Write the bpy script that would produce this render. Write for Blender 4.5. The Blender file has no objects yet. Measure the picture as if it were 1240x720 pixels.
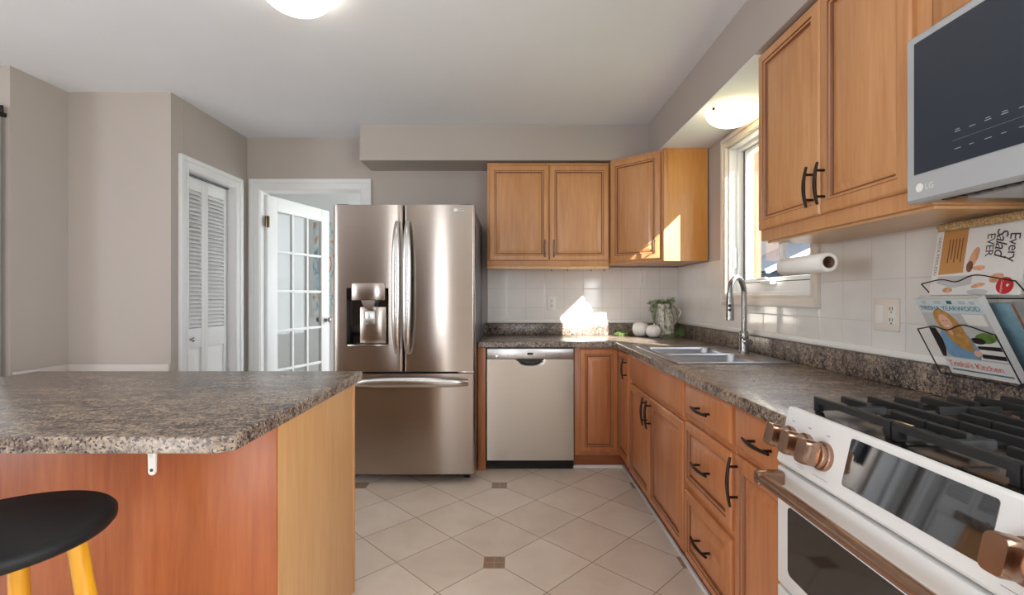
import bpy, bmesh, math, random
from mathutils import Vector, Matrix
PI = math.pi
rnd = random.Random(7)
scene = bpy.context.scene
COL = scene.collection
V = Vector

# ------------------------------------------------------------------ camera, world, lights, exposure
cam_d = bpy.data.cameras.new('camera')
cam = bpy.data.objects.new('camera', cam_d); COL.objects.link(cam)
cam.location = (0, 0, 1.2); cam.rotation_euler = (PI / 2, 0, 0)
cam_d.sensor_fit = 'HORIZONTAL'; cam_d.sensor_width = 36.0
cam_d.lens = 36.0 * 582 / 1240
cam_d.shift_y = -1 / 1240
cam_d.clip_start = 0.02
scene.camera = cam

world = bpy.data.worlds.new('daylight'); scene.world = world
world.use_nodes = True
wbg = world.node_tree.nodes['Background']
wbg.inputs[0].default_value = (0.78, 0.88, 1.0, 1); wbg.inputs[1].default_value = 3.6

def light(name, kind, loc, rot, energy, color, **kw):
    d = bpy.data.lights.new(name, kind); d.energy = energy; d.color = color
    for k, v in kw.items(): setattr(d, k, v)
    o = bpy.data.objects.new(name, d); COL.objects.link(o)
    o.location = loc; o.rotation_euler = rot
    return o

sun = light('sun', 'SUN', (6, -6, 8), (0, 0, 0), 26.0, (1.0, 0.93, 0.83), angle=0.009)
sun.rotation_euler = V((-0.64, 1.0, -0.62)).to_track_quat('-Z', 'Y').to_euler()
# area lamps added as fill, set in unseen openings cut for them
light('fill_side', 'AREA', (1.43, -0.7, 1.35), (PI / 2, 0, PI / 2), 62, (0.96, 0.98, 1.0), shape='RECTANGLE', size=1.8, size_y=1.7)
light('fill_rear_streak', 'AREA', (-1.25, -2.64, 1.15), (PI / 2, 0, 0), 14, (0.97, 0.98, 1.0), shape='RECTANGLE', size=0.36, size_y=2.1)  # added rear strip, narrowed to put a bright streak on the fridge
light('fill_dining', 'AREA', (-4.66, -1.3, 1.5), (PI / 2, 0, -PI / 2), 40, (0.97, 0.98, 1.0), shape='RECTANGLE', size=2.0, size_y=1.45)
light('fill_hall', 'AREA', (0.15, 5.1, 1.5), (PI / 2, 0, PI / 2), 21, (0.95, 0.98, 1.0), shape='RECTANGLE', size=1.5, size_y=1.6)

vs = scene.view_settings
scene.display_settings.display_device = 'sRGB'
vs.view_transform = 'Standard'; vs.look = 'None'; vs.gamma = 1.0; vs.use_curve_mapping = False
vs.exposure = 0.5

# ------------------------------------------------------------------ materials
def lin(c):
    r = []
    for x in c:
        x /= 255.0
        r.append(x / 12.92 if x <= 0.04045 else ((x + 0.055) / 1.055) ** 2.4)
    return (r[0], r[1], r[2], 1.0)

class NT:
    def __init__(s, name):
        s.m = bpy.data.materials.new(name); s.m.use_nodes = True
        s.t = s.m.node_tree; s.b = s.t.nodes['Principled BSDF']
    def n(s, typ, **kw):
        x = s.t.nodes.new(typ)
        for k, v in kw.items(): setattr(x, k, v)
        return x
    def l(s, a, b): s.t.links.new(a, b)
    def setv(s, **kw):
        for k, v in kw.items():
            s.b.inputs[k.replace('_', ' ')].default_value = v
    def coord(s, scale=(1, 1, 1), rot=(0, 0, 0), loc=(0, 0, 0)):
        tc = s.n('ShaderNodeTexCoord'); mp = s.n('ShaderNodeMapping')
        mp.inputs['Scale'].default_value = scale; mp.inputs['Rotation'].default_value = rot; mp.inputs['Location'].default_value = loc
        s.l(tc.outputs['Object'], mp.inputs['Vector'])
        return mp.outputs['Vector']
    def noise(s, vec, scale, detail=4, rough=0.55, dist=0):
        x = s.n('ShaderNodeTexNoise')
        x.inputs['Scale'].default_value = scale; x.inputs['Detail'].default_value = detail
        x.inputs['Roughness'].default_value = rough; x.inputs['Distortion'].default_value = dist
        s.l(vec, x.inputs['Vector'])
        return x.outputs['Fac']
    def ramp(s, fac, stops):
        x = s.n('ShaderNodeValToRGB'); e = x.color_ramp.elements
        while len(e) < len(stops): e.new(0.5)
        for i, (p, c) in enumerate(stops): e[i].position = p; e[i].color = c
        s.l(fac, x.inputs['Fac']); return x.outputs['Color']
    def math(s, op, a, b=None, c=None):
        x = s.n('ShaderNodeMath', operation=op)
        for i, v in enumerate((a, b, c)):
            if v is None: continue
            if isinstance(v, (int, float)): x.inputs[i].default_value = v
            else: s.l(v, x.inputs[i])
        return x.outputs[0]
    def mix(s, fac, a, b):
        x = s.n('ShaderNodeMix', data_type='RGBA')
        if isinstance(fac, (int, float)): x.inputs['Factor'].default_value = fac
        else: s.l(fac, x.inputs['Factor'])
        for nm, v in (('A', a), ('B', b)):
            sock = [i for i in x.inputs if i.name == nm and i.type == 'RGBA'][0]
            if isinstance(v, tuple): sock.default_value = v
            else: s.l(v, sock)
        return [o for o in x.outputs if o.type == 'RGBA'][0]
    def bump(s, h, strength=0.2, dist=0.001):
        x = s.n('ShaderNodeBump'); x.inputs['Strength'].default_value = strength; x.inputs['Distance'].default_value = dist
        s.l(h, x.inputs['Height']); s.l(x.outputs['Normal'], s.b.inputs['Normal'])

def plain(name, rgb, rough=0.5, metal=0.0, coat=0.0, var=0.04, scale=12.0, spec=0.5):
    t = NT(name); t.setv(Roughness=rough, Metallic=metal, Coat_Weight=coat, Specular_IOR_Level=spec)
    c = lin(rgb)
    lo = tuple(x * (1 - var) for x in c[:3]) + (1,); hi = tuple(min(1, x * (1 + var)) for x in c[:3]) + (1,)
    f = t.noise(t.coord(), scale, 3)
    t.l(t.ramp(f, [(0.3, lo), (0.7, hi)]), t.b.inputs['Base Color'])
    return t.m

def wood(name, c0, c1, c2, rough=0.34, axis='z', coat=0.15, fig=1.0):
    t = NT(name); t.setv(Roughness=rough, Coat_Weight=coat, Coat_Roughness=0.2)
    sc = {'z': (1, 1, 0.07), 'x': (0.07, 1, 1), 'y': (1, 0.07, 1)}[axis]
    v = t.coord(scale=sc)
    a = t.noise(v, 55, 5, 0.6, 0.3); b = t.noise(t.coord(scale=tuple(x ** 0.6 for x in sc)), 5, 3, 0.5, 0.6)
    f = t.math('ADD', t.math('MULTIPLY', a, 0.5), t.math('MULTIPLY', b, 0.5))
    t.l(t.ramp(f, [(0.32, lin(c0)), (0.5, lin(c1)), (0.68, lin(c2))]), t.b.inputs['Base Color'])
    return t.m

def steel(name, rgb, rough=0.27, aniso=0.75, rot=0.0):
    t = NT(name); t.setv(Metallic=1.0, Roughness=rough, Anisotropic=aniso, Anisotropic_Rotation=rot)
    v = t.coord(scale=(0.3, 0.3, 40))
    f = t.noise(v, 14, 3)
    c = lin(rgb)
    t.l(t.ramp(f, [(0.3, tuple(x * .95 for x in c[:3]) + (1,)), (0.7, tuple(min(1, x * 1.05) for x in c[:3]) + (1,))]), t.b.inputs['Base Color'])
    return t.m

def granite(name):
    t = NT(name); t.setv(Roughness=0.27, Specular_IOR_Level=0.65)
    v = t.coord()
    big = t.noise(t.coord(scale=(0.7, 1.6, 1)), 7, 4, 0.6, 1.2)
    mid = t.noise(v, 55, 5, 0.7, 0.4)
    vo = t.n('ShaderNodeTexVoronoi'); vo.inputs['Scale'].default_value = 120; t.l(v, vo.inputs['Vector'])
    sp = t.noise(v, 150, 2, 0.5)
    base = t.ramp(t.math('ADD', t.math('MULTIPLY', big, 0.45), t.math('MULTIPLY', mid, 0.55)),
                  [(0.38, lin((46, 38, 38))), (0.45, lin((92, 78, 70))), (0.52, lin((130, 114, 101))), (0.60, lin((158, 139, 119))), (0.70, lin((180, 166, 152)))])
    dark = t.ramp(sp, [(0.38, (1, 1, 1, 1)), (0.46, (0, 0, 0, 1))])
    c = t.mix(dark, base, lin((50, 46, 52)))
    lite = t.ramp(t.noise(t.coord(loc=(3, 1, 2)), 130, 2, 0.5), [(0.60, (0, 0, 0, 1)), (0.68, (1, 1, 1, 1))])
    c = t.mix(t.math('MULTIPLY', lite, 0.75), c, lin((176, 160, 138)))
    t.l(c, t.b.inputs['Base Color'])
    return t.m

def floor_tile():
    t = NT('floor_tile'); t.setv(Roughness=0.33)
    tc = t.n('ShaderNodeTexCoord'); sp = t.n('ShaderNodeSeparateXYZ'); t.l(tc.outputs['Object'], sp.inputs[0])
    h = 0.2215; x0, y0 = -0.08, 2.172
    x = t.math('SUBTRACT', sp.outputs['X'], x0 - 40 * 4 * h); y = t.math('SUBTRACT', sp.outputs['Y'], y0 - 40 * 4 * h)
    a = t.math('DIVIDE', t.math('ADD', x, y), 2 * h); b = t.math('DIVIDE', t.math('ADD', t.math('SUBTRACT', x, y), 80 * 4 * h), 2 * h)
    def dist(q, per, scale):       # distance to nearest multiple of per
        f = t.math('FRACT', t.math('ADD', t.math('DIVIDE', q, per), 0.5))
        return t.math('MULTIPLY', t.math('ABSOLUTE', t.math('SUBTRACT', f, 0.5)), per * scale)
    da = dist(a, 1.0, 2 * h * 0.7071); db = dist(b, 1.0, 2 * h * 0.7071)
    dg = t.math('MINIMUM', da, db)
    grout = t.math('LESS_THAN', dg, 0.0021)
    dx = dist(x, 4 * h, 1.0); dy = dist(y, 4 * h, 1.0)
    md = t.math('MAXIMUM', dx, dy)
    dot = t.math('LESS_THAN', md, 0.049)
    dotgr = t.math('MULTIPLY', dot, t.math('MAXIMUM', t.math('LESS_THAN', t.math('MINIMUM', dx, dy), 0.0016), t.math('GREATER_THAN', md, 0.0465)))
    wn = t.n('ShaderNodeTexWhiteNoise', noise_dimensions='2D')
    cb = t.n('ShaderNodeCombineXYZ'); t.l(t.math('FLOOR', a), cb.inputs[0]); t.l(t.math('FLOOR', b), cb.inputs[1]); t.l(cb.outputs[0], wn.inputs[0])
    nz = t.noise(tc.outputs['Object'], 5, 5, 0.6, 0.5)
    f = t.math('ADD', t.math('MULTIPLY', nz, 0.75), t.math('MULTIPLY', wn.outputs[0], 0.25))
    tile = t.ramp(f, [(0.3, lin((214, 197, 181))), (0.5, lin((223, 208, 193))), (0.7, lin((231, 218, 204)))])
    c = t.mix(grout, tile, lin((146, 128, 114)))
    dn = t.noise(t.coord(scale=(1, 6, 1)), 60, 3)
    dotc = t.ramp(dn, [(0.35, lin((124, 96, 74))), (0.65, lin((170, 138, 110)))])
    c = t.mix(dot, c, dotc)
    c = t.mix(dotgr, c, lin((176, 158, 138)))
    t.l(c, t.b.inputs['Base Color'])
    t.bump(t.math('MINIMUM', t.math('MULTIPLY', dg, 250.0), 1.0), 0.25, 0.001)
    return t.m

def wall_tile(name, ax, off):
    t = NT(name); t.setv(Roughness=0.09, Specular_IOR_Level=0.5)
    tc = t.n('ShaderNodeTexCoord'); sp = t.n('ShaderNodeSeparateXYZ'); t.l(tc.outputs['Object'], sp.inputs[0])
    p = 0.156
    def dist(sock, o):
        f = t.math('FRACT', t.math('ADD', t.math('DIVIDE', t.math('SUBTRACT', sock, o - 40 * p), p), 0.5))
        return t.math('MULTIPLY', t.math('ABSOLUTE', t.math('SUBTRACT', f, 0.5)), p)
    d = t.math('MINIMUM', dist(sp.outputs[ax], off), dist(sp.outputs['Z'], 1.108))
    g = t.math('LESS_THAN', d, 0.0017)
    nz = t.noise(tc.outputs['Object'], 6, 2)
    tile = t.ramp(nz, [(0.3, lin((222, 219, 214))), (0.7, lin((230, 227, 222)))])
    t.l(t.mix(g, tile, lin((203, 198, 190))), t.b.inputs['Base Color'])
    rg = t.math('ADD', t.math('MULTIPLY', g, 0.5), 0.09); t.l(rg, t.b.inputs['Roughness'])
    hgt = t.math('ADD', t.math('MINIMUM', t.math('MULTIPLY', d, 220.0), 1.0), t.math('MULTIPLY', t.noise(tc.outputs['Object'], 14, 2), 0.25))
    t.bump(hgt, 0.35, 0.0012)
    return t.m

def brick():
    t = NT('yellow_brick'); t.setv(Roughness=0.85)
    tc = t.n('ShaderNodeTexCoord'); mp = t.n('ShaderNodeMapping'); mp.inputs['Rotation'].default_value = (PI / 2, 0, 0)
    t.l(tc.outputs['Object'], mp.inputs['Vector'])
    br = t.n('ShaderNodeTexBrick'); br.inputs['Scale'].default_value = 1.0
    br.inputs['Brick Width'].default_value = 0.22; br.inputs['Row Height'].default_value = 0.075; br.inputs['Mortar Size'].default_value = 0.006
    br.inputs['Color1'].default_value = lin((88, 64, 36)); br.inputs['Color2'].default_value = lin((78, 55, 31)); br.inputs['Mortar'].default_value = lin((70, 56, 42))
    t.l(mp.outputs[0], br.inputs['Vector']); t.l(br.outputs['Color'], t.b.inputs['Base Color'])
    return t.m

def glow(name, rgb, s):
    t = NT(name); c = lin(rgb)
    t.setv(Base_Color=c, Roughness=0.3, Emission_Color=c, Emission_Strength=s)
    return t.m

def glass(name, tint=(1, 1, 1, 1), alpha=0.12, rough=0.02):
    t = NT(name)
    out = t.t.nodes['Material Output']
    tr = t.n('ShaderNodeBsdfTransparent'); tr.inputs[0].default_value = tint
    gl = t.n('ShaderNodeBsdfGlossy'); gl.inputs['Roughness'].default_value = rough
    mx = t.n('ShaderNodeMixShader'); fr = t.n('ShaderNodeLayerWeight'); fr.inputs['Blend'].default_value = 0.5
    f = t.math('MULTIPLY_ADD', t.math('POWER', fr.outputs['Facing'], 5.0), 0.45, alpha); t.l(f, mx.inputs[0])
    t.l(tr.outputs[0], mx.inputs[1]); t.l(gl.outputs[0], mx.inputs[2]); t.l(mx.outputs[0], out.inputs['Surface'])
    return t.m

M = {}
M['wall'] = plain('greige_paint', (177, 168, 161), 0.75, var=0.012, scale=3)
M['ceiling'] = plain('white_ceiling_paint', (230, 234, 241), 0.9, var=0.01, scale=3)
M['white'] = plain('white_trim_paint', (226, 226, 226), 0.4, var=0.01)
M['cream'] = plain('cream_trim_paint', (226, 217, 205), 0.4, var=0.01)
M['reflect_brown'] = plain('brown_reflect_tone', (84, 62, 48), 0.8, var=0.01)  # unseen rear wall coloured brown to darken the fridge door reflection
M['rail'] = plain('pale_rail_paint', (196, 190, 184), 0.5, var=0.01)
M['hallwall'] = plain('pale_hall_paint', (238, 239, 239), 0.8, var=0.01)
M['floor'] = floor_tile()
M['wood'] = wood('maple_wood', (182, 125, 78), (198, 143, 94), (210, 157, 110))
M['wood_base'] = wood('red_maple_wood', (166, 100, 60), (186, 119, 74), (199, 134, 88))
M['glaze'] = wood('maple_dark_glaze', (112, 66, 38), (128, 78, 46), (142, 90, 54))
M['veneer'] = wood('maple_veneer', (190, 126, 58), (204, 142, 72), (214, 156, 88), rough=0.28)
M['tan'] = wood('tan_side_panel', (182, 134, 84), (198, 150, 98), (208, 162, 112), rough=0.4)
M['cherry'] = wood('orange_back_panel', (124, 58, 24), (150, 78, 36), (166, 94, 48), rough=0.36)
M['under'] = wood('pale_wood_underside', (196, 150, 100), (212, 168, 118), (222, 182, 134), axis='y')
M['toe'] = wood('dark_toe_board', (128, 66, 38), (150, 82, 48), (160, 92, 56), axis='x')
M['granite'] = granite('granite_laminate')
M['steel'] = steel('brushed_steel', (192, 187, 181), 0.27, 0.85, 0.25)
M['steel_fridge'] = steel('dark_brushed_steel', (170, 160, 151), 0.23, 0.85, 0.25)
M['steel_light'] = steel('light_steel', (196, 196, 196), 0.3, 0.4)
M['steel_handle'] = plain('satin_steel', (200, 198, 195), 0.25, 1.0, var=0.02)
M['sink_steel'] = plain('sink_steel', (172, 174, 180), 0.3, 1.0, var=0.03)
M['cooktop'] = plain('dark_cooktop_steel', (150, 142, 134), 0.22, 1.0, var=0.05)
M['chrome'] = plain('brushed_nickel', (158, 156, 154), 0.24, 1.0, var=0.02)
M['darkgrey'] = plain('grey_enamel', (92, 96, 104), 0.4)
M['black'] = plain('black_plastic', (16, 16, 17), 0.4)
M['blackglass'] = plain('black_glass', (10, 11, 13), 0.04, spec=1.0, var=0.0)
M['displayglass'] = plain('display_glass', (12, 14, 18), 0.035, spec=1.0, var=0.0); M['displayglass'].node_tree.nodes['Principled BSDF'].inputs['IOR'].default_value = 1.9
M['mwglass'] = plain('dark_blue_glass', (42, 50, 62), 0.12, spec=0.6, var=0.0)
M['ovenglass'] = plain('oven_glass', (22, 19, 17), 0.06, spec=0.9, var=0.0)
M['iron'] = plain('cast_iron', (30, 31, 33), 0.5, var=0.15, scale=60)
M['bronze'] = plain('oil_rubbed_bronze', (46, 38, 34), 0.35, 0.7)
M['pewter'] = plain('dark_pewter', (112, 98, 88), 0.35, 0.9)
M['copper'] = plain('brushed_copper', (170, 138, 118), 0.26, 1.0, var=0.06, scale=30)
M['matte_white'] = plain('matte_white_enamel', (224, 223, 221), 0.42, var=0.008)
M['mw_silver'] = plain('silver_frame', (186, 190, 194), 0.35, 0.35, var=0.02)
M['plastic_white'] = plain('white_plastic', (234, 232, 226), 0.35, var=0.01)
M['slot'] = plain('dark_slot', (60, 54, 48), 0.6)
M['ceramic'] = plain('white_ceramic', (236, 234, 230), 0.25, var=0.01)
M['leaf'] = plain('herb_green', (104, 136, 74), 0.6, var=0.35, scale=40)
M['stem'] = plain('herb_stem', (110, 96, 60), 0.7)
M['paper'] = plain('paper_white', (240, 238, 234), 0.85, var=0.02)
M['core'] = plain('card_core', (128, 100, 78), 0.9)
M['yellow'] = wood('yellow_painted_wood', (184, 122, 16), (206, 144, 26), (220, 162, 44), rough=0.3, coat=0.4)
M['seat'] = plain('worn_black_paint', (17, 16, 17), 0.6, var=0.25, scale=25, spec=0.3)
M['brick'] = brick()
M['roofgrey'] = plain('grey_siding', (36, 39, 44), 0.8)
M['shingle'] = plain('blue_grey_shingle', (42, 48, 58), 0.9, var=0.15, scale=20)
M['ground'] = plain('lawn_green', (110, 120, 80), 0.95, var=0.2, scale=2)
M['glass'] = glass('clear_pane', (0.97, 0.99, 1, 1), 0.02)
M['doorglass'] = glass('door_pane', (0.93, 0.95, 0.95, 1), 0.06, 0.03)
M['dome'] = glow('lit_glass_dome', (255, 246, 230), 6.0)
M['dome_warm'] = glow('lit_warm_dome', (255, 226, 180), 3.5)
M['brass'] = plain('aged_brass', (112, 96, 70), 0.35, 1.0)
M['burner'] = plain('burner_brass', (206, 178, 140), 0.35, 0.8)
M['blackmetal'] = plain('black_metal', (14, 14, 14), 0.5)
M['labelgrey'] = plain('label_grey', (150, 152, 156), 0.5)
M['gasket'] = plain('dark_gasket', (34, 36, 38), 0.7)
M['vinyl'] = plain('window_vinyl', (232, 232, 230), 0.35, var=0.005)

# ------------------------------------------------------------------ mesh helpers
class MB:
    def __init__(s): s.bm = bmesh.new(); s.mats = []
    def mi(s, m):
        if m is None: return 0
        if m not in s.mats: s.mats.append(m)
        return s.mats.index(m)
    def faces(s, pts, fs, m=None):
        vs_ = [s.bm.verts.new(p) for p in pts]; out = []
        for f in fs:
            try:
                fc = s.bm.faces.new([vs_[i] for i in f]); fc.material_index = s.mi(m); out.append(fc)
            except ValueError: pass
        return vs_, out
    def box(s, x0, x1, y0, y1, z0, z1, bev=0, m=None, seg=2):
        P = [(x, y, z) for x in (x0, x1) for y in (y0, y1) for z in (z0, z1)]
        return s._hex(P, bev, m, seg)
    def fbox(s, F, a0, a1, b0, b1, c0, c1, bev=0, m=None, seg=2):
        return s._hex([F(a, b, c) for a in (a0, a1) for b in (b0, b1) for c in (c0, c1)], bev, m, seg)
    def _hex(s, P, bev, m, seg):
        vs_, fs = s.faces(P, [(0, 1, 3, 2), (4, 6, 7, 5), (0, 4, 5, 1), (2, 3, 7, 6), (0, 2, 6, 4), (1, 5, 7, 3)], m)
        if bev > 0:
            es = list({e for f in fs for e in f.edges})
            r = bmesh.ops.bevel(s.bm, geom=es, offset=bev, segments=seg, affect='EDGES', profile=0.5)
            for f in r['faces']: f.material_index = s.mi(m)
        return s
    def loft(s, rings, m=None, cap0=True, cap1=True, closed=True, mats=None):
        rs = [[s.bm.verts.new(p) for p in r] for r in rings]
        n = len(rs[0])
        for i in range(len(rs) - 1):
            mm = m if mats is None else mats[i]
            for j in range(n if closed else n - 1):
                k = (j + 1) % n
                try: s.bm.faces.new([rs[i][j], rs[i][k], rs[i + 1][k], rs[i + 1][j]]).material_index = s.mi(mm)
                except ValueError: pass
        if cap0:
            try: s.bm.faces.new(rs[0][::-1]).material_index = s.mi(m if mats is None else mats[0])
            except ValueError: pass
        if cap1:
            try: s.bm.faces.new(rs[-1]).material_index = s.mi(m if mats is None else mats[-1])
            except ValueError: pass
        return s
    def tube(s, pts, r, n=10, m=None, closed=False):
        pts = [V(p) for p in pts]; N = len(pts)
        rs = r if isinstance(r, (list, tuple)) else [r] * N
        T = []
        for i in range(N):
            a = pts[(i - 1) % N] if closed or i > 0 else pts[i]; b = pts[(i + 1) % N] if closed or i < N - 1 else pts[i]
            T.append((b - a).normalized())
        u = T[0].orthogonal().normalized(); rings = []
        for i in range(N):
            u = (u - T[i] * u.dot(T[i])); u = u.normalized() if u.length > 1e-6 else T[i].orthogonal().normalized()
            w = T[i].cross(u)
            rings.append([pts[i] + (u * math.cos(2 * PI * k / n) + w * math.sin(2 * PI * k / n)) * rs[i] for k in range(n)])
        if closed: rings.append(rings[0]); return s.loft(rings, m, False, False)
        return s.loft(rings, m)
    def lathe(s, c, prof, n=32, m=None, ax=V((0, 0, 1)), cap0=True, cap1=True, mats=None, squash=None):
        c = V(c); ax = V(ax).normalized(); u = ax.orthogonal().normalized(); w = ax.cross(u)
        if abs(ax.z) > 0.99: u, w = V((1, 0, 0)), V((0, 1, 0))
        rings = []
        for (r, h) in prof:
            rings.append([c + ax * h + (u * math.cos(2 * PI * k / n) + w * math.sin(2 * PI * k / n)) * r * (squash(2 * PI * k / n) if squash else 1) for k in range(n)])
        return s.loft(rings, m, cap0, cap1, mats=mats)
    def slab(s, us, vs_, keep, w0, w1, fn, m=None):
        """plate made of grid cells, w0..w1 thick, open where keep is false"""
        g = {}
        def vt(i, j, k):
            if (i, j, k) not in g: g[(i, j, k)] = s.bm.verts.new(fn(us[i], vs_[j], (w0, w1)[k]))
            return g[(i, j, k)]
        nu, nv = len(us) - 1, len(vs_) - 1
        K = lambda i, j: 0 <= i < nu and 0 <= j < nv and keep(i, j)
        def F(*q): s.bm.faces.new([vt(*x) for x in q]).material_index = s.mi(m)
        for i in range(nu):
            for j in range(nv):
                if not K(i, j): continue
                F((i, j, 0), (i + 1, j, 0), (i + 1, j + 1, 0), (i, j + 1, 0)); F((i, j, 1), (i, j + 1, 1), (i + 1, j + 1, 1), (i + 1, j, 1))
                if not K(i - 1, j): F((i, j, 0), (i, j + 1, 0), (i, j + 1, 1), (i, j, 1))
                if not K(i + 1, j): F((i + 1, j, 0), (i + 1, j, 1), (i + 1, j + 1, 1), (i + 1, j + 1, 0))
                if not K(i, j - 1): F((i, j, 0), (i, j, 1), (i + 1, j, 1), (i + 1, j, 0))
                if not K(i, j + 1): F((i, j + 1, 0), (i + 1, j + 1, 0), (i + 1, j + 1, 1), (i, j + 1, 1))
        return s
    def text(s, txt, size, F, m=None, c=0.0005, shear=0.0, space=1.0, align='LEFT'):
        cu = bpy.data.curves.new('lettering', 'FONT'); cu.body = txt; cu.size = size; cu.shear = shear; cu.space_character = space; cu.align_x = align
        cu.resolution_u = 3
        o = bpy.data.objects.new('lettering', cu); COL.objects.link(o)
        bpy.context.view_layer.update()
        me = bpy.data.meshes.new_from_object(o.evaluated_get(bpy.context.evaluated_depsgraph_get()))
        bpy.data.objects.remove(o); bpy.data.curves.remove(cu)
        s.faces([F(v.co.x, v.co.y, c) for v in me.vertices], [tuple(p.vertices) for p in me.polygons], m)
        bpy.data.meshes.remove(me)
        return s
    def poly(s, pts2, F, c, m=None):
        s.faces([F(a, b, c) for a, b in pts2], [tuple(range(len(pts2)))], m); return s
    def oval(s, a, b, ra, rb, F, c, m=None, n=20, rot=0):
        return s.poly([(a + ra * math.cos(2 * PI * k / n) * math.cos(rot) - rb * math.sin(2 * PI * k / n) * math.sin(rot),
                        b + ra * math.cos(2 * PI * k / n) * math.sin(rot) + rb * math.sin(2 * PI * k / n) * math.cos(rot)) for k in range(n)], F, c, m)
    def build(s, name, mat, parent=None, smooth=35, normals=True, local=False):
        bm = s.bm
        if normals: bmesh.ops.recalc_face_normals(bm, faces=bm.faces)
        me = bpy.data.meshes.new(name)
        if parent is not None and not local:
            bm.transform(MW[parent.name].inverted())
        bm.to_mesh(me); bm.free()
        for mm in ([mat] if not s.mats else s.mats): me.materials.append(M[mm] if mm is not None else M[mat])
        if smooth:
            for p in me.polygons: p.use_smooth = True
            me.set_sharp_from_angle(angle=math.radians(smooth))
        o = bpy.data.objects.new(name, me); COL.objects.link(o)
        if parent is not None:
            o.parent = parent; MW[o.name] = MW[parent.name].copy()
        else: MW[o.name] = Matrix.Identity(4)
        return o
MW = {}

def tag(o, label, cat, group=None):
    o['label'] = label; o['category'] = cat
    if group: o['group'] = group
    return o
def thing(name, label, cat, loc, rz=0.0, group=None):
    o = bpy.data.objects.new(name, None); COL.objects.link(o); o.empty_display_size = 0.05
    o.location = loc; o.rotation_euler = (0, 0, rz)
    MW[o.name] = Matrix.Translation(V(loc)) @ Matrix.Rotation(rz, 4, 'Z')
    return tag(o, label, cat, group)
def struct(o): o['kind'] = 'structure'; return o
def sbox(name, mat, *b, bev=0): return struct(MB().box(*b, bev=bev).build(name, mat, smooth=0 if not bev else 35))
def recentre(o):      # put a single-mesh thing's origin at its own base
    me = o.data; xs = [v.co.x for v in me.vertices]; ys = [v.co.y for v in me.vertices]; zs = [v.co.z for v in me.vertices]
    c = V(((min(xs) + max(xs)) / 2, (min(ys) + max(ys)) / 2, min(zs)))
    me.transform(Matrix.Translation(-c)); o.location = c; MW[o.name] = Matrix.Translation(c); return o

def frame(o, u, n):
    o, u, n = V(o), V(u).normalized(), V(n).normalized(); z = V((0, 0, 1))
    return lambda a, b, c: o + u * a + z * b + n * c
def FB(y): return frame((0, y, 0), (1, 0, 0), (0, -1, 0))            # faces the camera, a = x
def FR(x): return frame((x, 0, 0), (0, -1, 0), (-1, 0, 0))           # faces left, a = -y

def ring(F, a0, a1, b0, b1, i, c): return [F(a0 + i, b0 + i, c), F(a1 - i, b0 + i, c), F(a1 - i, b1 - i, c), F(a0 + i, b1 - i, c)]
def door_leaf(name, F, a0, a1, b0, b1, parent, fr=0.052, wd='wood'):
    """raised panel door with a dark glazed groove, standing on the plane c=0"""
    pr = [(0, 0.0), (0, .013), (.005, .018), (.010, .0195), (fr - .014, .0205), (fr - .010, .0165), (fr - .003, .0160), (fr, .0095), (fr + .005, .0085), (fr + .034, .0185), (fr + .037, .0190)]
    if min(a1 - a0, b1 - b0) < 0.2: pr = [(i * 0.8, c) for i, c in pr]
    mats = [wd, wd, wd, wd, 'glaze', wd, 'glaze', 'glaze', wd, wd]
    b = MB(); b.loft([ring(F, a0, a1, b0, b1, i, c) for i, c in pr], mats=mats)
    return b.build(name, 'wood', parent, smooth=20)
def slab_front(name, F, a0, a1, b0, b1, parent, wd='wood'):
    pr = [(0, 0.0), (0, .012), (.003, .0135), (.012, .019), (.016, .020)]
    b = MB(); b.loft([ring(F, a0, a1, b0, b1, i, c) for i, c in pr], m=wd)
    return b.build(name, 'wood', parent, smooth=20)
def pull(F, a, b, parent, vert=True, L=0.13, c=0.02, mat='bronze'):
    h = L / 2; bmh = MB(); pts = []
    for k in range(13):
        t = -1 + 2 * k / 12; off = c + 0.034 - 0.010 * t * t
        pts.append(F(a, b + t * h, off) if vert else F(a + t * h, b, off))
    bmh.tube(pts, [0.0046 + 0.0020 * (1 - abs(-1 + k / 6)) for k in range(13)], 8)
    for sg in (-0.62, 0.62):
        off = c + 0.030
        p0 = F(a, b + sg * h, c - 0.003) if vert else F(a + sg * h, b, c - 0.003)
        p1 = F(a, b + sg * h, off) if vert else F(a + sg * h, b, off)
        bmh.tube([p0, p1], 0.0045, 8)
    return bmh.build('handle', mat, parent)

# ------------------------------------------------------------------ room shell
CE = 2.496
XW, YW = 1.36, 3.93
sbox('floor', 'floor', -4.7, 1.5, -2.7, 6.1, -0.1, 0)
sbox('ceiling', 'ceiling', -4.7, 1.5, -2.7, 6.1, CE, CE + 0.1)
# right wall with the window opening, plus an unseen one cut for the side fill
struct(MB().slab([-2.7, -1.65, 0.25, 2.17, 3.02, 4.05], [0, 0.45, 1.215, 2.13, 2.2, CE], lambda i, j: not ((i == 3 and j == 2) or (i == 1 and 1 <= j <= 3)), XW, XW + 0.14, lambda u, v, w: V((w, u, v))).build('wall_right', 'wall', smooth=0))
# back wall with the door opening
struct(MB().slab([-3.4, -2.055, -1.235, XW - 0.001], [0, 2.07, CE], lambda i, j: not (i == 1 and j == 0), YW, YW + 0.12, lambda u, v, w: V((u, w, v))).build('wall_back', 'wall', smooth=0))
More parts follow.
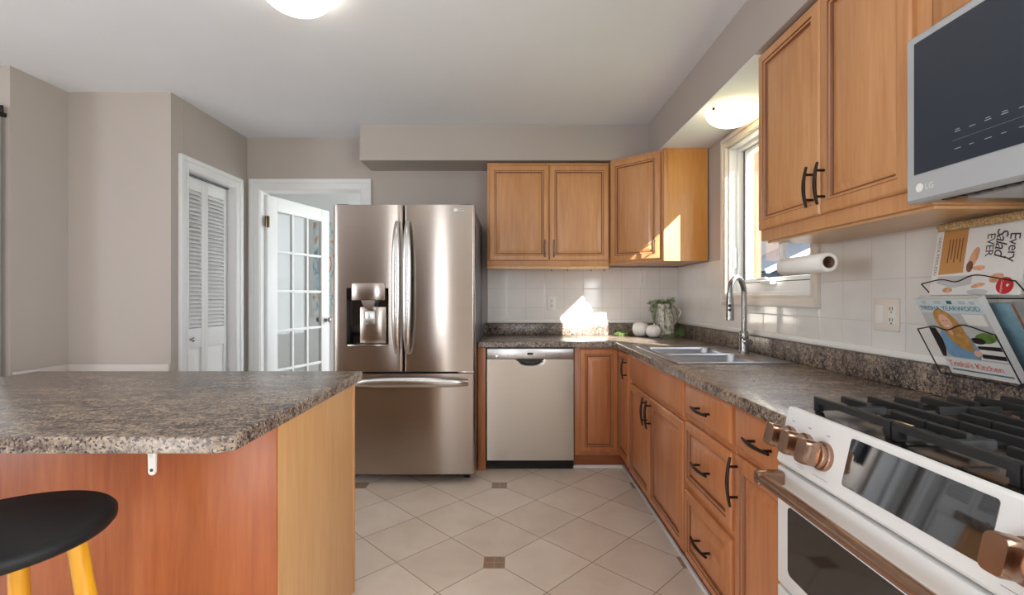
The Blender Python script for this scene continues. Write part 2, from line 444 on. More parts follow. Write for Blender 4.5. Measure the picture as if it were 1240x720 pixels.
# closet wall, nook, barn door wall
struct(MB().slab([3.17, 3.20, 3.75, YW - 0.001], [0, 2.045, CE], lambda i, j: not (i == 1 and j == 0), -2.285, -2.165, lambda u, v, w: V((w, u, v))).build('wall_closet', 'wall', smooth=0))
sbox('wall_nook', 'wall', -2.819, -2.165, 3.05, 3.169, 0, CE)
sbox('wall_nook_left', 'wall', -2.94, -2.82, 2.70, YW - 0.001, 0, CE)
sbox('wall_dining', 'wall', -4.6, -2.941, 2.70, 2.82, 0, CE)
struct(MB().slab([-2.7, -2.35, -0.25, 2.82], [0, 0.75, 2.25, CE], lambda i, j: not (i == 1 and j == 1), -4.72, -4.6, lambda u, v, w: V((w, u, v))).build('wall_left', 'wall', smooth=0))
struct(MB().slab([-1.47, -1.03, XW], [0, 2.2, CE], lambda i, j: not (i == 0 and j == 0), -2.7, -2.58, lambda u, v, w: V((u, w, v))).build('wall_rear', 'wall', smooth=0))
sbox('wall_rear_left', 'reflect_brown', -4.6, -1.4705, -2.7, -2.58, 0, CE)
# room beyond the glazed door
sbox('wall_hall_far', 'hallwall', -3.4, 0.2, 6.0, 6.1, 0, CE)
sbox('wall_hall_left', 'hallwall', -3.5, -3.4, 4.051, 5.999, 0, CE)
struct(MB().slab([4.051, 4.35, 5.85, 5.999], [0, 0.7, 2.3, CE], lambda i, j: not (i == 1 and j == 1), 0.1, 0.2, lambda u, v, w: V((w, u, v))).build('wall_hall_right', 'hallwall', smooth=0))
# soffit over the cabinets
SZ = 2.228; SX, SY = 1.028, 3.626
struct(MB().slab([-1.148, SX, XW - 0.001], [0.0, SY, YW - 0.001], lambda i, j: not (i == 0 and j == 0), SZ, CE - 0.001, lambda u, v, w: V((u, v, w))).build('ceiling_soffit', 'wall', smooth=0))
struct(MB().box(SX + 0.002, XW - 0.002, 2.04, 3.60, SZ - 0.004, SZ - 0.0005).build('ceiling_recess', 'ceiling', smooth=0))
# chair rail in the nook, seen just over the peninsula
struct(MB().box(-2.818, -2.166, 3.028, 3.049, 0.725, 0.775, bev=0.004).box(-2.819, -2.80, 2.71, 3.03, 0.725, 0.775, bev=0.004).build('trim_1', 'rail'))

def casing(name, F, a0, a1, b1, w=0.09, mat='white', b0=0.0, sill=False):
    """stepped door casing around an opening a0..a1, up to b1"""
    m = MB()
    for (q0, q1, t) in ((0.0, w * 0.72, 0.014), (w * 0.62, w, 0.024), (0.004, 0.018, 0.019)):
        bot = b0 if not sill else b0 - q1
        m.fbox(F, a0 - q1, a0 - q0, bot, b1 + q1, 0, t, bev=0.003)
        m.fbox(F, a1 + q0, a1 + q1, bot, b1 + q1, 0, t, bev=0.003)
        m.fbox(F, a0 - q0 - 0.001, a1 + q0 + 0.001, b1 + q0, b1 + q1, 0, t, bev=0.003)
        if sill: m.fbox(F, a0 - q0 - 0.001, a1 + q0 + 0.001, b0 - q1, b0 - q0, 0, t, bev=0.003)
    return struct(m.build(name, mat))
FC = frame((-2.165, 0, 0), (0, 1, 0), (1, 0, 0))      # closet wall, faces right, a = y
casing('trim_2', FC, 3.20, 3.75, 2.045, 0.085)
casing('trim_3', FB(YW), -2.055, -1.235, 2.07, 0.088)
# jambs
struct(MB().box(-2.287, -2.163, 3.185, 3.202, 0, 2.045).box(-2.287, -2.163, 3.7485, 3.765, 0, 2.045).box(-2.287, -2.163, 3.202, 3.7485, 2.043, 2.06).build('trim_4', 'white', smooth=0))
struct(MB().box(-2.07, -2.052, YW - 0.005, YW + 0.125, 0, 2.07).box(-1.238, -1.22, YW - 0.005, YW + 0.125, 0, 2.07).box(-2.052, -1.238, YW - 0.005, YW + 0.125, 2.067, 2.085).build('trim_5', 'white', smooth=0))

# window in the right wall
casing('trim_6', FR(XW), -3.02, -2.17, 2.13, 0.065, 'cream', b0=1.215, sill=True)
win = struct(bpy.data.objects.new('window_1', None)); COL.objects.link(win); win.location = (XW, 2.6, 1.215); MW[win.name] = Matrix.Translation((XW, 2.6, 1.215))
FRW = FR(XW)
b = MB()
def rect_frame(b, F, a0, a1, b0, b1, w, c0, c1, bev=0.003, wb=None, m=None):
    wb = wb or w
    b.fbox(F, a0, a0 + w, b0, b1, c0, c1, bev, m); b.fbox(F, a1 - w, a1, b0, b1, c0, c1, bev, m)
    b.fbox(F, a0 + w, a1 - w, b0, b0 + wb, c0, c1, bev, m); b.fbox(F, a0 + w, a1 - w, b1 - w, b1, c0, c1, bev, m)
rect_frame(b, FRW, -3.02, -2.17, 1.215, 2.13, 0.014, -0.14, 0.0)
rect_frame(b, FRW, -3.006, -2.184, 1.229, 2.122, 0.026, -0.13, -0.045, wb=0.05)
b.build('window_frame', 'vinyl', win)
b = MB(); rect_frame(b, FRW, -2.985, -2.205, 1.274, 2.112, 0.03, -0.12, -0.075, 0.001); b.build('gasket', 'gasket', win)
b = MB(); rect_frame(b, FRW, -2.955, -2.226, 1.285, 2.092, 0.022, -0.115, -0.070, wb=0.022); b.build('sash', 'vinyl', win)
MB().fbox(FRW, -2.94, -2.255, 1.306, 2.072, -0.097, -0.093).build('pane', 'glass', win, smooth=0)
b = MB(); b.fbox(FRW, -2.66, -2.55, 1.266, 1.288, -0.044, -0.01, 0.006); b.tube([FRW(-2.58, 1.285, -0.03), FRW(-2.60, 1.30, -0.012), FRW(-2.68, 1.296, -0.006)], 0.007); b.build('crank', 'plastic_white', win)
b = MB(); b.fbox(FRW, -3.006, -2.992, 1.38, 1.50, -0.043, -0.02, 0.006); b.build('latch', 'plastic_white', win)

# closet bifold door
def bifold():
    r = struct(bpy.data.objects.new('door_1', None)); COL.objects.link(r); r.location = (-2.22, 3.475, 0); MW[r.name] = Matrix.Translation((-2.22, 3.475, 0))
    F = frame((-2.245, 0, 0), (0, 1, 0), (1, 0, 0))
    for (a0, a1) in ((3.204, 3.466), (3.469, 3.732)):
        b = MB(); st = 0.034
        b.fbox(F, a0, a0 + st, 0.015, 2.03, 0, 0.03, 0.002); b.fbox(F, a1 - st, a1, 0.015, 2.03, 0, 0.03, 0.002)
        for (z0, z1) in ((0.015, 0.14), (0.84, 0.98), (1.94, 2.03)): b.fbox(F, a0 + st, a1 - st, z0, z1, 0, 0.03, 0.002)
        b.fbox(F, a0 + st, a1 - st, 0.14, 0.84, 0.008, 0.018)
        b.loft([ring(F, a0 + st + .01, a1 - st - .01, 0.15, 0.83, i, c) for i, c in ((0, .018), (.03, .026))])
        lf = b.build('leaf', 'white', r)
        n = 34; s = MB()
        for k in range(n):
            z = 0.985 + (k + 0.5) * (1.94 - 0.985) / n
            P = []
            for a in (a0 + st - 0.002, a1 - st + 0.002):
                P += [F(a, z - 0.015, 0.026), F(a, z - 0.011, 0.029), F(a, z + 0.016, 0.007), F(a, z + 0.012, 0.004)]
            s.faces(P, [(0, 1, 2, 3), (4, 7, 6, 5), (0, 4, 5, 1), (1, 5, 6, 2), (2, 6, 7, 3), (3, 7, 4, 0)])
        s.build('louver', 'white', lf, smooth=0)
        if a0 < 3.3:
            k = MB(); k.lathe(F(a0 + 0.10, 0.905, 0.03), [(0.006, 0), (0.006, 0.012), (0.014, 0.018), (0.016, 0.026), (0.010, 0.033), (0.001, 0.035)], 16, ax=(1, 0, 0)); k.build('knob', 'chrome', lf)
bifold()
struct(MB().box(-2.262, -2.205, 3.21, 3.74, 2.031, 2.043).build('trim_7', 'darkgrey', smooth=0))     # bifold track

# glazed french door, swung into the hall
ang = math.radians(74)
fd = struct(bpy.data.objects.new('door_2', None)); COL.objects.link(fd); fd.location = (-2.045, YW + 0.06, 0.0); fd.rotation_euler = (0, 0, ang)
MW[fd.name] = Matrix.Translation((-2.045, YW + 0.06, 0)) @ Matrix.Rotation(ang, 4, 'Z')
F0 = frame((0, 0, 0), (1, 0, 0), (0, -1, 0))
W, H = 0.80, 2.045
b = MB(); st, tr, br = 0.115, 0.12, 0.23
b.fbox(F0, 0.0, st, 0.012, H, -0.018, 0.018, 0.003); b.fbox(F0, W - st, W, 0.012, H, -0.018, 0.018, 0.003)
b.fbox(F0, st, W - st, H - tr, H, -0.018, 0.018, 0.003); b.fbox(F0, st, W - st, 0.012, br, -0.018, 0.018, 0.003)
leafo = b.build('frame', 'white', fd, local=True)
b = MB(); nw = 3; nh = 5
for i in range(1, nw):
    x = st + (W - 2 * st) * i / nw; b.fbox(F0, x - 0.012, x + 0.012, br, H - tr, -0.014, 0.014, 0.004)
for j in range(1, nh):
    z = br + (H - tr - br) * j / nh; b.fbox(F0, st, W - st, z - 0.012, z + 0.012, -0.014, 0.014, 0.004)
b.build('glazing_bars', 'white', fd, local=True)
MB().fbox(F0, st, W - st, br, H - tr, -0.002, 0.002).build('pane', 'doorglass', fd, local=True, smooth=0)
b = MB()
for sg in (-1, 1):
    b.lathe(F0(W - 0.055, 0.975, 0.018 * sg), [(0.026, 0), (0.026, 0.005), (0.009, 0.008), (0.009, 0.03), (0.026, 0.04), (0.028, 0.052), (0.018, 0.062), (0.001, 0.064)], 20, ax=(0, -sg, 0))
b.build('knob', 'chrome', fd, local=True)
for z in (1.82, 0.25):
    b = MB(); b.box(-0.03, 0.012, -0.030, -0.019, z - 0.045, z + 0.045, 0.002); b.tube([(-0.008, -0.034, z - 0.048), (-0.008, -0.034, z + 0.048)], 0.006, 8); b.build('hinge', 'brass', fd, local=True)

# barn door on the far left
bd = struct(MB().box(-3.75, -2.835, 2.635, 2.665, 0.02, 2.20, 0.004).build('door_3', 'white'))
FBd = FB(2.635)
b = MB(); b.tube([FBd(-2.885, 0.99, 0.0), FBd(-2.885, 0.99, 0.03), FBd(-2.885, 1.12, 0.03), FBd(-2.885, 1.12, 0.0)], 0.008, 8)
b.fbox(FBd, -2.90, -2.87, 0.975, 1.0, 0, 0.006); b.fbox(FBd, -2.90, -2.87, 1.11, 1.135, 0, 0.006); b.build('handle', 'blackmetal', bd)
t = thing('sliding_door_rail', 'black metal sliding door rail on the wall at far left', 'rail', (-3.4, 2.69, 2.20))
MB().box(-4.3, -2.83, 2.668, 2.676, 2.225, 2.265, 0.002).build('track', 'blackmetal', t)
b = MB(); b.box(-2.862, -2.835, 2.655, 2.699, 2.205, 2.228, 0.004).box(-2.875, -2.855, 2.676, 2.699, 2.235, 2.255); b.build('end_stop', 'blackmetal', t)
for x in (-3.2, -3.9):
    b = MB(); b.box(x, x + 0.02, 2.676, 2.699, 2.235, 2.255); b.build('bracket', 'blackmetal', t)

# abstract painting in the hall
t = thing('abstract_painting', 'pale abstract canvas with blue and red strokes on hall wall beyond the glass door', 'painting', (-2.2, 5.985, 1.0))
MB().box(-2.50, -1.75, 5.965, 5.998, 0.95, 2.15, 0.002).build('canvas', 'paper', t)
def paint_mat():
    q = NT('abstract_paint'); v = q.coord(scale=(1.6, 1, 0.8))
    f = q.noise(v, 3.2, 4, 0.5, 2.5)
    q.l(q.ramp(f, [(0.30, lin((70, 110, 150))), (0.42, lin((190, 214, 222))), (0.52, lin((232, 232, 226))), (0.60, lin((206, 180, 150))), (0.66, lin((190, 90, 76))), (0.72, lin((240, 236, 230)))]), q.b.inputs['Base Color'])
    return q.m
M['abstract'] = paint_mat()
MB().box(-2.47, -1.78, 5.962, 5.9645, 0.98, 2.12).build('picture', 'abstract', t, smooth=0)

# backsplash tile on the walls
M['tile_back'] = wall_tile('white_tile_back', 'X', -0.20)
M['tile_right'] = wall_tile('white_tile_right', 'Y', 1.651)
struct(MB().box(-0.20, XW - 0.008, YW - 0.008, YW - 0.0005, 0.985, 1.437).build('wall_back_tile', 'tile_back', smooth=0))
struct(MB().slab([0.2, 2.104, 3.086, YW - 0.009], [0.985, 1.149, 1.437], lambda i, j: not (i == 1 and j == 1), XW - 0.008, XW - 0.0005, lambda u, v, w: V((w, u, v))).build('wall_right_tile', 'tile_right', smooth=0))
struct(MB().box(-0.20, XW - 0.02, YW - 0.018, YW - 0.009, 0.987, 1.012, 0.003).box(XW - 0.018, XW - 0.009, 0.3, YW - 0.02, 0.987, 1.012, 0.003).build('trim_8', 'plastic_white'))
# white shoe moulding at the toe of the base cabinets
struct(MB().box(0.43, 0.79, 3.366, 3.378, 0, 0.02, 0.002).box(0.775, 0.787, 1.21, 3.37, 0, 0.02, 0.002).build('trim_9', 'white'))

# outdoors
sbox('sun_blocker', 'white', 1.505, 4.2, -7.0, 0.4, 2.32, 2.42)  # unseen slab added to keep direct sun out of the side fill opening
t = struct(MB().box(1.6, 40, -20, 40, -0.7, -0.6).build('ground', 'ground', smooth=0))
o = recentre(MB().box(1.56, 1.84, 3.55, 4.4, -0.6, 5.0).build('brick_chimney', 'brick', smooth=0)); tag(o, 'yellow brick chimney outside the kitchen window', 'chimney')
t = thing('neighbour_house', 'grey neighbouring house with a pale gable seen low through the window', 'house', (7, 10, -0.6))
MB().box(4.4, 11, 9.5, 16, -0.6, 3.6).build('wall', 'roofgrey', t, smooth=0)
b = MB(); b.loft([[V((4.0, y, 3.5)), V((7.7, y, 5.6)), V((11.4, y, 3.5))] for y in (9.2, 16.2)]); b.build('roof', 'shingle', t, smooth=0)
b = MB(); b.loft([[V((4.1, y, 1.62)), V((5.6, y, 2.32)), V((7.1, y, 1.62))] for y in (7.6, 9.49)]); b.box(4.3, 6.9, 7.8, 9.49, -0.6, 1.619); b.build('porch', 'shingle', t, smooth=0)
b = MB(); b.tube([(4.0, 7.55, 1.60), (5.6, 7.55, 2.35), (7.2, 7.55, 1.60)], 0.05, 4); b.build('fascia', 'white', t, smooth=0)

# ------------------------------------------------------------------ wall cabinets (upper)
def cab_body(name, boxes, parent, mat='wood', bev=0.001):
    b = MB()
    for q in boxes: b.box(*q, bev=bev)
    return b.build(name, mat, parent)
t = thing('wall_cabinet', 'maple double door wall cabinet on the back wall above the dishwasher', 'cabinet', (0.28, 3.77, 1.43))
cab_body('body', [(-0.187, 0.738, 3.641, YW - 0.01, 1.432, 2.212)], t)
F = FB(3.641)
for (a0, a1, ha) in ((-0.174, 0.278, 0.247), (0.283, 0.730, 0.314)):
    d = door_leaf('door', F, a0, a1, 1.472, 2.19, t); pull(F, ha, 1.56, d, True, 0.13, mat='pewter')
b = MB(); b.box(-0.187, 0.738, 3.645, 3.665, 1.41, 1.4315, 0.002); b.build('light_rail', 'under', t)
for x in (0.30, 0.42, 0.60, 0.70):
    b = MB(); b.tube([(x, 3.655, 1.41), (x, 3.655, 1.40), (x + 0.006, 3.655, 1.395)], 0.003, 6); b.build('hook', 'bronze', t)

t = thing('corner_wall_cabinet', 'maple diagonal corner wall cabinet with sunlit golden side panel', 'cabinet', (1.1, 3.7, 1.445))
b = MB(); pts = [(0.742, 3.622), (1.05, 3.338), (1.05, 3.321), (1.350, 3.321), (1.350, 3.919), (0.742, 3.919)]
b.loft([[V((x, y, z)) for x, y in pts] for z in (1.447, 2.222)]); b.build('body', 'wood', t, smooth=0)
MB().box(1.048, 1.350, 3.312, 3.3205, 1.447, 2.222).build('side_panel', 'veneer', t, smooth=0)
MB().box(1.044, 1.075, 3.306, 3.3115, 1.447, 2.222, 0.001).build('face_stile', 'wood', t)
L = math.hypot(0.308, 0.284)
F = frame((0.742, 3.622, 0), (0.308, -0.284, 0), (-0.284, -0.308, 0))
d = door_leaf('door', F, 0.012, L - 0.014, 1.465, 2.205, t); pull(F, L - 0.05, 1.555, d, True, 0.12, mat='pewter')

t = thing('wall_cabinet', 'maple double door wall cabinet with black pulls right of the window', 'cabinet', (1.2, 1.62, 1.43))
XU = 1.055
cab_body('body', [(XU, XW - 0.01, 1.208, 2.034, 1.432, 2.222)], t)
F = FR(XU)
for (a0, a1, ha) in ((-2.026, -1.624, -1.652), (-1.619, -1.252, -1.592)):
    d = door_leaf('door', F, a0, a1, 1.478, 2.208, t); pull(F, ha, 1.575, d, True, 0.14)
MB().box(XU + 0.02, XW - 0.012, 1.225, 2.02, 1.424, 1.4315).build('underside', 'under', t, smooth=0)
t = thing('wall_cabinet', 'short maple wall cabinet above the microwave', 'cabinet', (1.2, 0.83, 1.84))
cab_body('body', [(XU, XW - 0.01, 0.46, 1.204, 1.845, 2.222)], t)
for (a0, a1, ha) in ((-1.165, -0.835, -0.865), (-0.83, -0.49, -0.80)):
    d = door_leaf('door', F, a0, a1, 1.865, 2.205, t); pull(F, ha, 1.93, d, True, 0.10)

# ------------------------------------------------------------------ microwave
t = thing('microwave', 'silver microwave with dark glass front over the range', 'microwave', (1.15, 0.83, 1.43))
XM = 0.985; my0, my1, mz0, mz1 = 0.463, 1.203, 1.430, 1.838
cab_body('body', [(XM + 0.03, XW - 0.012, my0, my1, mz0 + 0.012, mz1)], t, 'darkgrey')
F = FR(XM + 0.03)
b = MB(); b.loft([ring(F, -my1, -my0, mz0, mz1, i, c) for i, c in ((0, 0), (0, 0.024), (0.006, 0.03))]); dr = b.build('door', 'mw_silver', t)
b = MB(); b.fbox(F, -my1 + 0.027, -my0 - 0.02, mz0 + 0.066, mz1 - 0.022, 0.026, 0.0315); b.build('glass', 'mwglass', dr, smooth=0)
b = MB(); FT = lambda a, bb, c: F(a, bb, c)
b.fbox(F, -my1 + 0.13, -my0 - 0.20, mz0 + 0.117, mz0 + 0.1173, 0.0315, 0.0318)
for k in range(9):
    a = -my1 + 0.135 + k * 0.034
    b.fbox(F, a, a + 0.014, mz0 + 0.135, mz0 + 0.1365, 0.0315, 0.0319)
    if k % 3 != 1: b.fbox(F, a + 0.002, a + 0.012, mz0 + 0.1395, mz0 + 0.141, 0.0315, 0.0319)
    b.fbox(F, a, a + (0.010 if k % 2 else 0.015), mz0 + 0.097, mz0 + 0.0985, 0.0315, 0.0319)
b.build('key_labels', 'labelgrey', dr, smooth=0)
b = MB(); b.lathe(F(-my1 + 0.042, mz0 + 0.033, 0.0302), [(0.0105, 0), (0.0105, 0.0006)], 20, ax=(-1, 0, 0)); 
FTx = lambda a, bb, c: F(-my1 + 0.057 + a, mz0 + 0.026 + bb, 0.0302 + c)
b.text('LG', 0.020, FTx, c=0.0006); b.build('logo', 'plastic_white', dr, smooth=0)
b = MB(); b.box(XM + 0.035, XW - 0.03, my0 + 0.01, my1 - 0.01, mz0 + 0.004, mz0 + 0.0115); un = b.build('underside', 'cooktop', t, smooth=0)
b = MB()
for k in range(2):
    y0 = my0 + 0.05 + k * 0.34; b.box(XM + 0.08, XM + 0.24, y0, y0 + 0.27, mz0 + 0.0005, mz0 + 0.0038)
b.build('grease_filter', 'mw_silver', un, smooth=0)
b = MB()
for k in range(22): b.box(XM + 0.045, XM + 0.062, my0 + 0.06 + k * 0.029, my0 + 0.08 + k * 0.029, mz0 + 0.001, mz0 + 0.0038)
b.build('vent_slots', 'black', un, smooth=0)

# ------------------------------------------------------------------ base cabinets
def base_body(boxes, t, mat='wood_base'): return cab_body('body', boxes, t, mat)
XF, YF = 0.75, 3.34
o = recentre(MB().box(-0.236, -0.182, 3.325, 3.91, 0.0, 0.852, 0.002).build('end_panel', 'wood_base')); tag(o, 'narrow maple upright panel between fridge and dishwasher', 'panel')

t = thing('corner_base_cabinet', 'maple corner base cabinet with two narrow doors meeting in the corner', 'cabinet', (0.9, 3.5, 0))
base_body([(0.434, 1.34, YF, 3.91, 0.10, 0.852), (XF, 1.34, 2.995, YF - 0.001, 0.10, 0.852)], t)
F = FB(YF); d = door_leaf('door', F, 0.470, 0.735, 0.125, 0.838, t, wd='wood_base', fr=0.05)
F = FR(XF); d = door_leaf('door', F, -3.318, -3.03, 0.125, 0.838, t, wd='wood_base', fr=0.05); pull(F, -3.06, 0.74, d, True, 0.13)
b = MB(); b.box(0.436, 0.80, 3.38, 3.40, 0, 0.099).box(0.79, 0.81, 2.996, 3.379, 0, 0.099); b.build('toe_board', 'toe', t, smooth=0)

t = thing('sink_base_cabinet', 'maple sink base cabinet with false drawer front over two doors', 'cabinet', (0.9, 2.53, 0))
base_body([(XF, XF + 0.018, 2.057, 2.993, 0.10, 0.852), (XF + 0.018, 1.34, 2.975, 2.993, 0.1, 0.852), (XF + 0.018, 1.34, 2.057, 2.075, 0.1, 0.852), (XF + 0.018, 1.34, 2.075, 2.975, 0.1, 0.118)], t)
slab_front('false_drawer_front', F, -2.992, -2.063, 0.686, 0.838, t, wd='wood_base')
d = door_leaf('door', F, -2.992, -2.566, 0.108, 0.662, t, wd='wood_base'); pull(F, -2.600, 0.58, d, True, 0.15)
d = door_leaf('door', F, -2.558, -2.063, 0.108, 0.662, t, wd='wood_base'); pull(F, -2.525, 0.58, d, True, 0.15)
MB().box(0.79, 0.81, 2.058, 2.993, 0, 0.099).build('toe_board', 'toe', t, smooth=0)

t = thing('drawer_base_cabinet', 'maple base cabinet of three stacked drawers between sink base and end cabinet', 'cabinet', (0.9, 1.82, 0))
base_body([(XF, 1.34, 1.597, 2.055, 0.10, 0.852)], t)
d = slab_front('drawer', F, -2.040, -1.610, 0.703, 0.838, t, wd='wood_base'); pull(F, -1.825, 0.765, d, False, 0.15)
d = door_leaf('drawer', F, -2.040, -1.610, 0.414, 0.678, t, wd='wood_base', fr=0.046); pull(F, -1.825, 0.545, d, False, 0.15)
d = door_leaf('drawer', F, -2.040, -1.610, 0.105, 0.385, t, wd='wood_base', fr=0.046); pull(F, -1.825, 0.25, d, False, 0.15)
MB().box(0.79, 0.81, 1.598, 2.055, 0, 0.099).build('toe_board', 'toe', t, smooth=0)

t = thing('base_cabinet', 'maple base cabinet with one drawer over a door beside the white range', 'cabinet', (0.9, 1.4, 0))
base_body([(XF, 1.34, 1.212, 1.595, 0.10, 0.852)], t)
d = slab_front('drawer', F, -1.583, -1.222, 0.703, 0.838, t, wd='wood_base'); pull(F, -1.40, 0.765, d, False, 0.15)
d = door_leaf('door', F, -1.583, -1.222, 0.105, 0.682, t, wd='wood_base'); pull(F, -1.557, 0.60, d, True, 0.16)
MB().box(0.79, 0.81, 1.213, 1.595, 0, 0.099).build('toe_board', 'toe', t, smooth=0)

# ------------------------------------------------------------------ worktop
ZC = 0.889
def bevel_top(b, z, off=0.006, names=None):
    es = []
    for e in b.bm.edges:
        if len(e.link_faces) == 2 and all(abs(v.co.z - z) < 1e-5 for v in e.verts):
            n = [f.normal for f in e.link_faces]
            if any(abs(q.z) < 0.5 for q in n): es.append(e)
    bmesh.ops.bevel(b.bm, geom=es, offset=off, segments=3, affect='EDGES', profile=0.5)
t = thing('kitchen_worktop', 'brown granite-look worktop running L-shaped along back and right walls', 'worktop', (0.9, 3.4, 0.853))
b = MB()
xs = [-0.231, 0.708, 0.785, 1.295, XW - 0.004]; ys = [1.208, 2.235, 2.945, 3.296, YW - 0.004]
b.slab(xs, ys, lambda i, j: (j == 3 or i >= 1) and not (i == 2 and j == 1), 0.853, ZC, lambda u, v, w: V((u, v, w)))
bmesh.ops.recalc_face_normals(b.bm, faces=b.bm.faces); b.bm.normal_update()
es = [e for e in b.bm.edges if all(abs(v.co.z - ZC) < 1e-5 for v in e.verts) and (all(abs(v.co.x - 0.708) < 1e-5 for v in e.verts) or all(abs(v.co.y - 3.296) < 1e-5 and v.co.x < 0.71 for v in e.verts))]
bmesh.ops.bevel(b.bm, geom=es, offset=0.006, segments=3, affect='EDGES', profile=0.5)
b.build('worktop', 'granite', t)
b = MB(); b.box(-0.231, XW - 0.03, YW - 0.026, YW - 0.0095, ZC + 0.0005, 0.984, 0.004).box(XW - 0.024, XW - 0.0095, 1.208, YW - 0.0275, ZC + 0.0005, 0.984, 0.004)
b.build('backsplash', 'granite', t)

# ------------------------------------------------------------------ sink and tap
t = thing('kitchen_sink', 'stainless double bowl drop-in sink below the window', 'sink', (1.04, 2.59, 0.70))
def rrect(x0, x1, y0, y1, r, z, n=5):
    P = []
    for (cx, cy, a0) in ((x1 - r, y1 - r, 0), (x0 + r, y1 - r, PI / 2), (x0 + r, y0 + r, PI), (x1 - r, y0 + r, 1.5 * PI)):
        for k in range(n + 1):
            a = a0 + k * PI / 2 / n; P.append(V((cx + r * math.cos(a), cy + r * math.sin(a), z)))
    return P
bowls = ((0.805, 1.19, 2.605, 2.92), (0.805, 1.19, 2.262, 2.575))
b = MB(); zr = ZC + 0.006
b.slab([0.765, 0.800, 1.195, 1.312], [2.222, 2.257, 2.580, 2.600, 2.925, 2.958], lambda i, j: not (i == 1 and j in (1, 3)), zr - 0.0045, zr, lambda u, v, w: V((u, v, w)))
bmesh.ops.recalc_face_normals(b.bm, faces=b.bm.faces); b.bm.normal_update()
bevel_top(b, zr, 0.003)
b.build('rim', 'sink_steel', t)
for (x0, x1, y0, y1) in bowls:
    b = MB()
    rings = [rrect(x0 - 0.006, x1 + 0.006, y0 - 0.006, y1 + 0.006, 0.03, zr - 0.001), rrect(x0, x1, y0, y1, 0.045, zr - 0.004), rrect(x0 + .004, x1 - .004, y0 + .004, y1 - .004, 0.045, zr - 0.02),
             rrect(x0 + .012, x1 - .012, y0 + .012, y1 - .012, 0.05, zr - 0.15), rrect(x0 + .03, x1 - .03, y0 + .03, y1 - .03, 0.05, zr - 0.18), rrect(x0 + .08, x1 - .08, y0 + .08, y1 - .08, 0.04, zr - 0.185)]
    b.loft(rings, cap0=False); bo = b.build('bowl', 'sink_steel', t, smooth=50)
    MB().lathe(((x0 + x1) / 2, (y0 + y1) / 2, zr - 0.1845), [(0.04, 0), (0.04, 0.003), (0.03, 0.002), (0.01, 0.0)], 20).build('drain', 'chrome', bo)

t = thing('kitchen_tap', 'brushed nickel pull-down kitchen tap behind the sink', 'tap', (1.255, 2.60, zr))
fx, fy = 1.255, 2.60
MB().lathe((fx, fy, zr), [(0.028, 0), (0.028, 0.004), (0.025, 0.008), (0.0235, 0.02), (0.0235, 0.10), (0.022, 0.115), (0.019, 0.12)], 24).build('body', 'chrome', t)
dx, dy = -0.74, -0.67; Rr = 0.088; ztop = 1.316 - Rr - 0.014
pts = [(fx, fy, zr + 0.11), (fx, fy, zr + 0.2), (fx, fy, ztop)]
for k in range(1, 15):
    a = PI - k * PI / 14; q = Rr + Rr * math.cos(a); pts.append((fx + dx * q, fy + dy * q, ztop + Rr * math.sin(a)))
ex, ey = fx + dx * 2 * Rr, fy + dy * 2 * Rr
pts.append((ex, ey, ztop - 0.02))
MB().tube(pts, 0.0145, 14).build('spout', 'chrome', t)
sp = MB(); sp.lathe((ex, ey, ztop - 0.012), [(0.016, 0), (0.0175, -0.01), (0.018, -0.05), (0.0215, -0.115), (0.0215, -0.122), (0.017, -0.124)], 20); sp = sp.build('spray_head', 'chrome', t)
b = MB()
vd = V((-ex, -ey, 0)).normalized()
for z in (ztop - 0.06, ztop - 0.082): b.lathe(V((ex, ey, z)) + vd * 0.0165, [(0.008, 0), (0.007, 0.004), (0.001, 0.005)], 12, ax=vd)
b.build('button', 'black', sp)
b = MB(); b.tube([(fx, fy, zr + 0.065), (fx, fy - 0.055, zr + 0.065)], 0.0165, 16); b.tube([(fx, fy - 0.055, zr + 0.065), (fx, fy - 0.06, zr + 0.065)], [0.0185, 0.0175], 16); vb = b.build('valve', 'chrome', t)
b = MB(); b.tube([(fx - 0.005, fy - 0.035, zr + 0.075), (fx - 0.05, fy - 0.03, zr + 0.10), (fx - 0.10, fy - 0.022, zr + 0.118)], [0.0045, 0.004, 0.0035], 8); b.build('lever', 'chrome', vb)

# ------------------------------------------------------------------ dishwasher
t = thing('dishwasher', 'stainless steel dishwasher under the back worktop', 'dishwasher', (0.13, 3.6, 0))
x0, x1, yd = -0.172, 0.424, 3.305
cab_body('body', [(x0, x1, yd + 0.035, 3.90, 0.02, 0.848)], t, 'black')
F = FB(yd + 0.03)
# door with a scooped pocket handle
b = MB(); nx, nz = 36, 30; zt, zb = 0.770, 0.075; xc = 0.5 * (x0 + x1)
def dw_c(a, z):
    u = (a - xc) / 0.105; v = (zt - z) / 0.05
    if abs(u) < 1 and v < 1.0:
        w = max(0.0, 1 - u * u - max(v, 0) ** 2); return 0.03 - 0.022 * min(1, w * 1.6)
    return 0.03
zsv = [zt - 0.06 * k / 10 for k in range(11)] + [zt - 0.06 - (zt - 0.06 - zb) * k / 6 for k in range(1, 7)]
xsv = [x0] + [xc - 0.12 + 0.24 * k / 28 for k in range(29)] + [x1]
G = [[F(a, z, dw_c(a, z)) for a in xsv] for z in zsv]
b.loft(G, cap0=False, cap1=False, closed=False)
b.fbox(F, x0, x1, zb, zt - 0.001, -0.002, 0.004)
b.fbox(F, x0, x0 + 0.003, zb, zt, 0, 0.0298); b.fbox(F, x1 - 0.003, x1, zb, zt, 0, 0.0298); b.fbox(F, x0, x1, zb, zb + 0.003, 0, 0.0298)
dr = b.build('door', 'steel', t, smooth=60)
b = MB(); b.fbox(F, x0, x1, 0.773, 0.843, 0, 0.034, 0.003); cp = b.build('control_panel', 'steel_light', t)
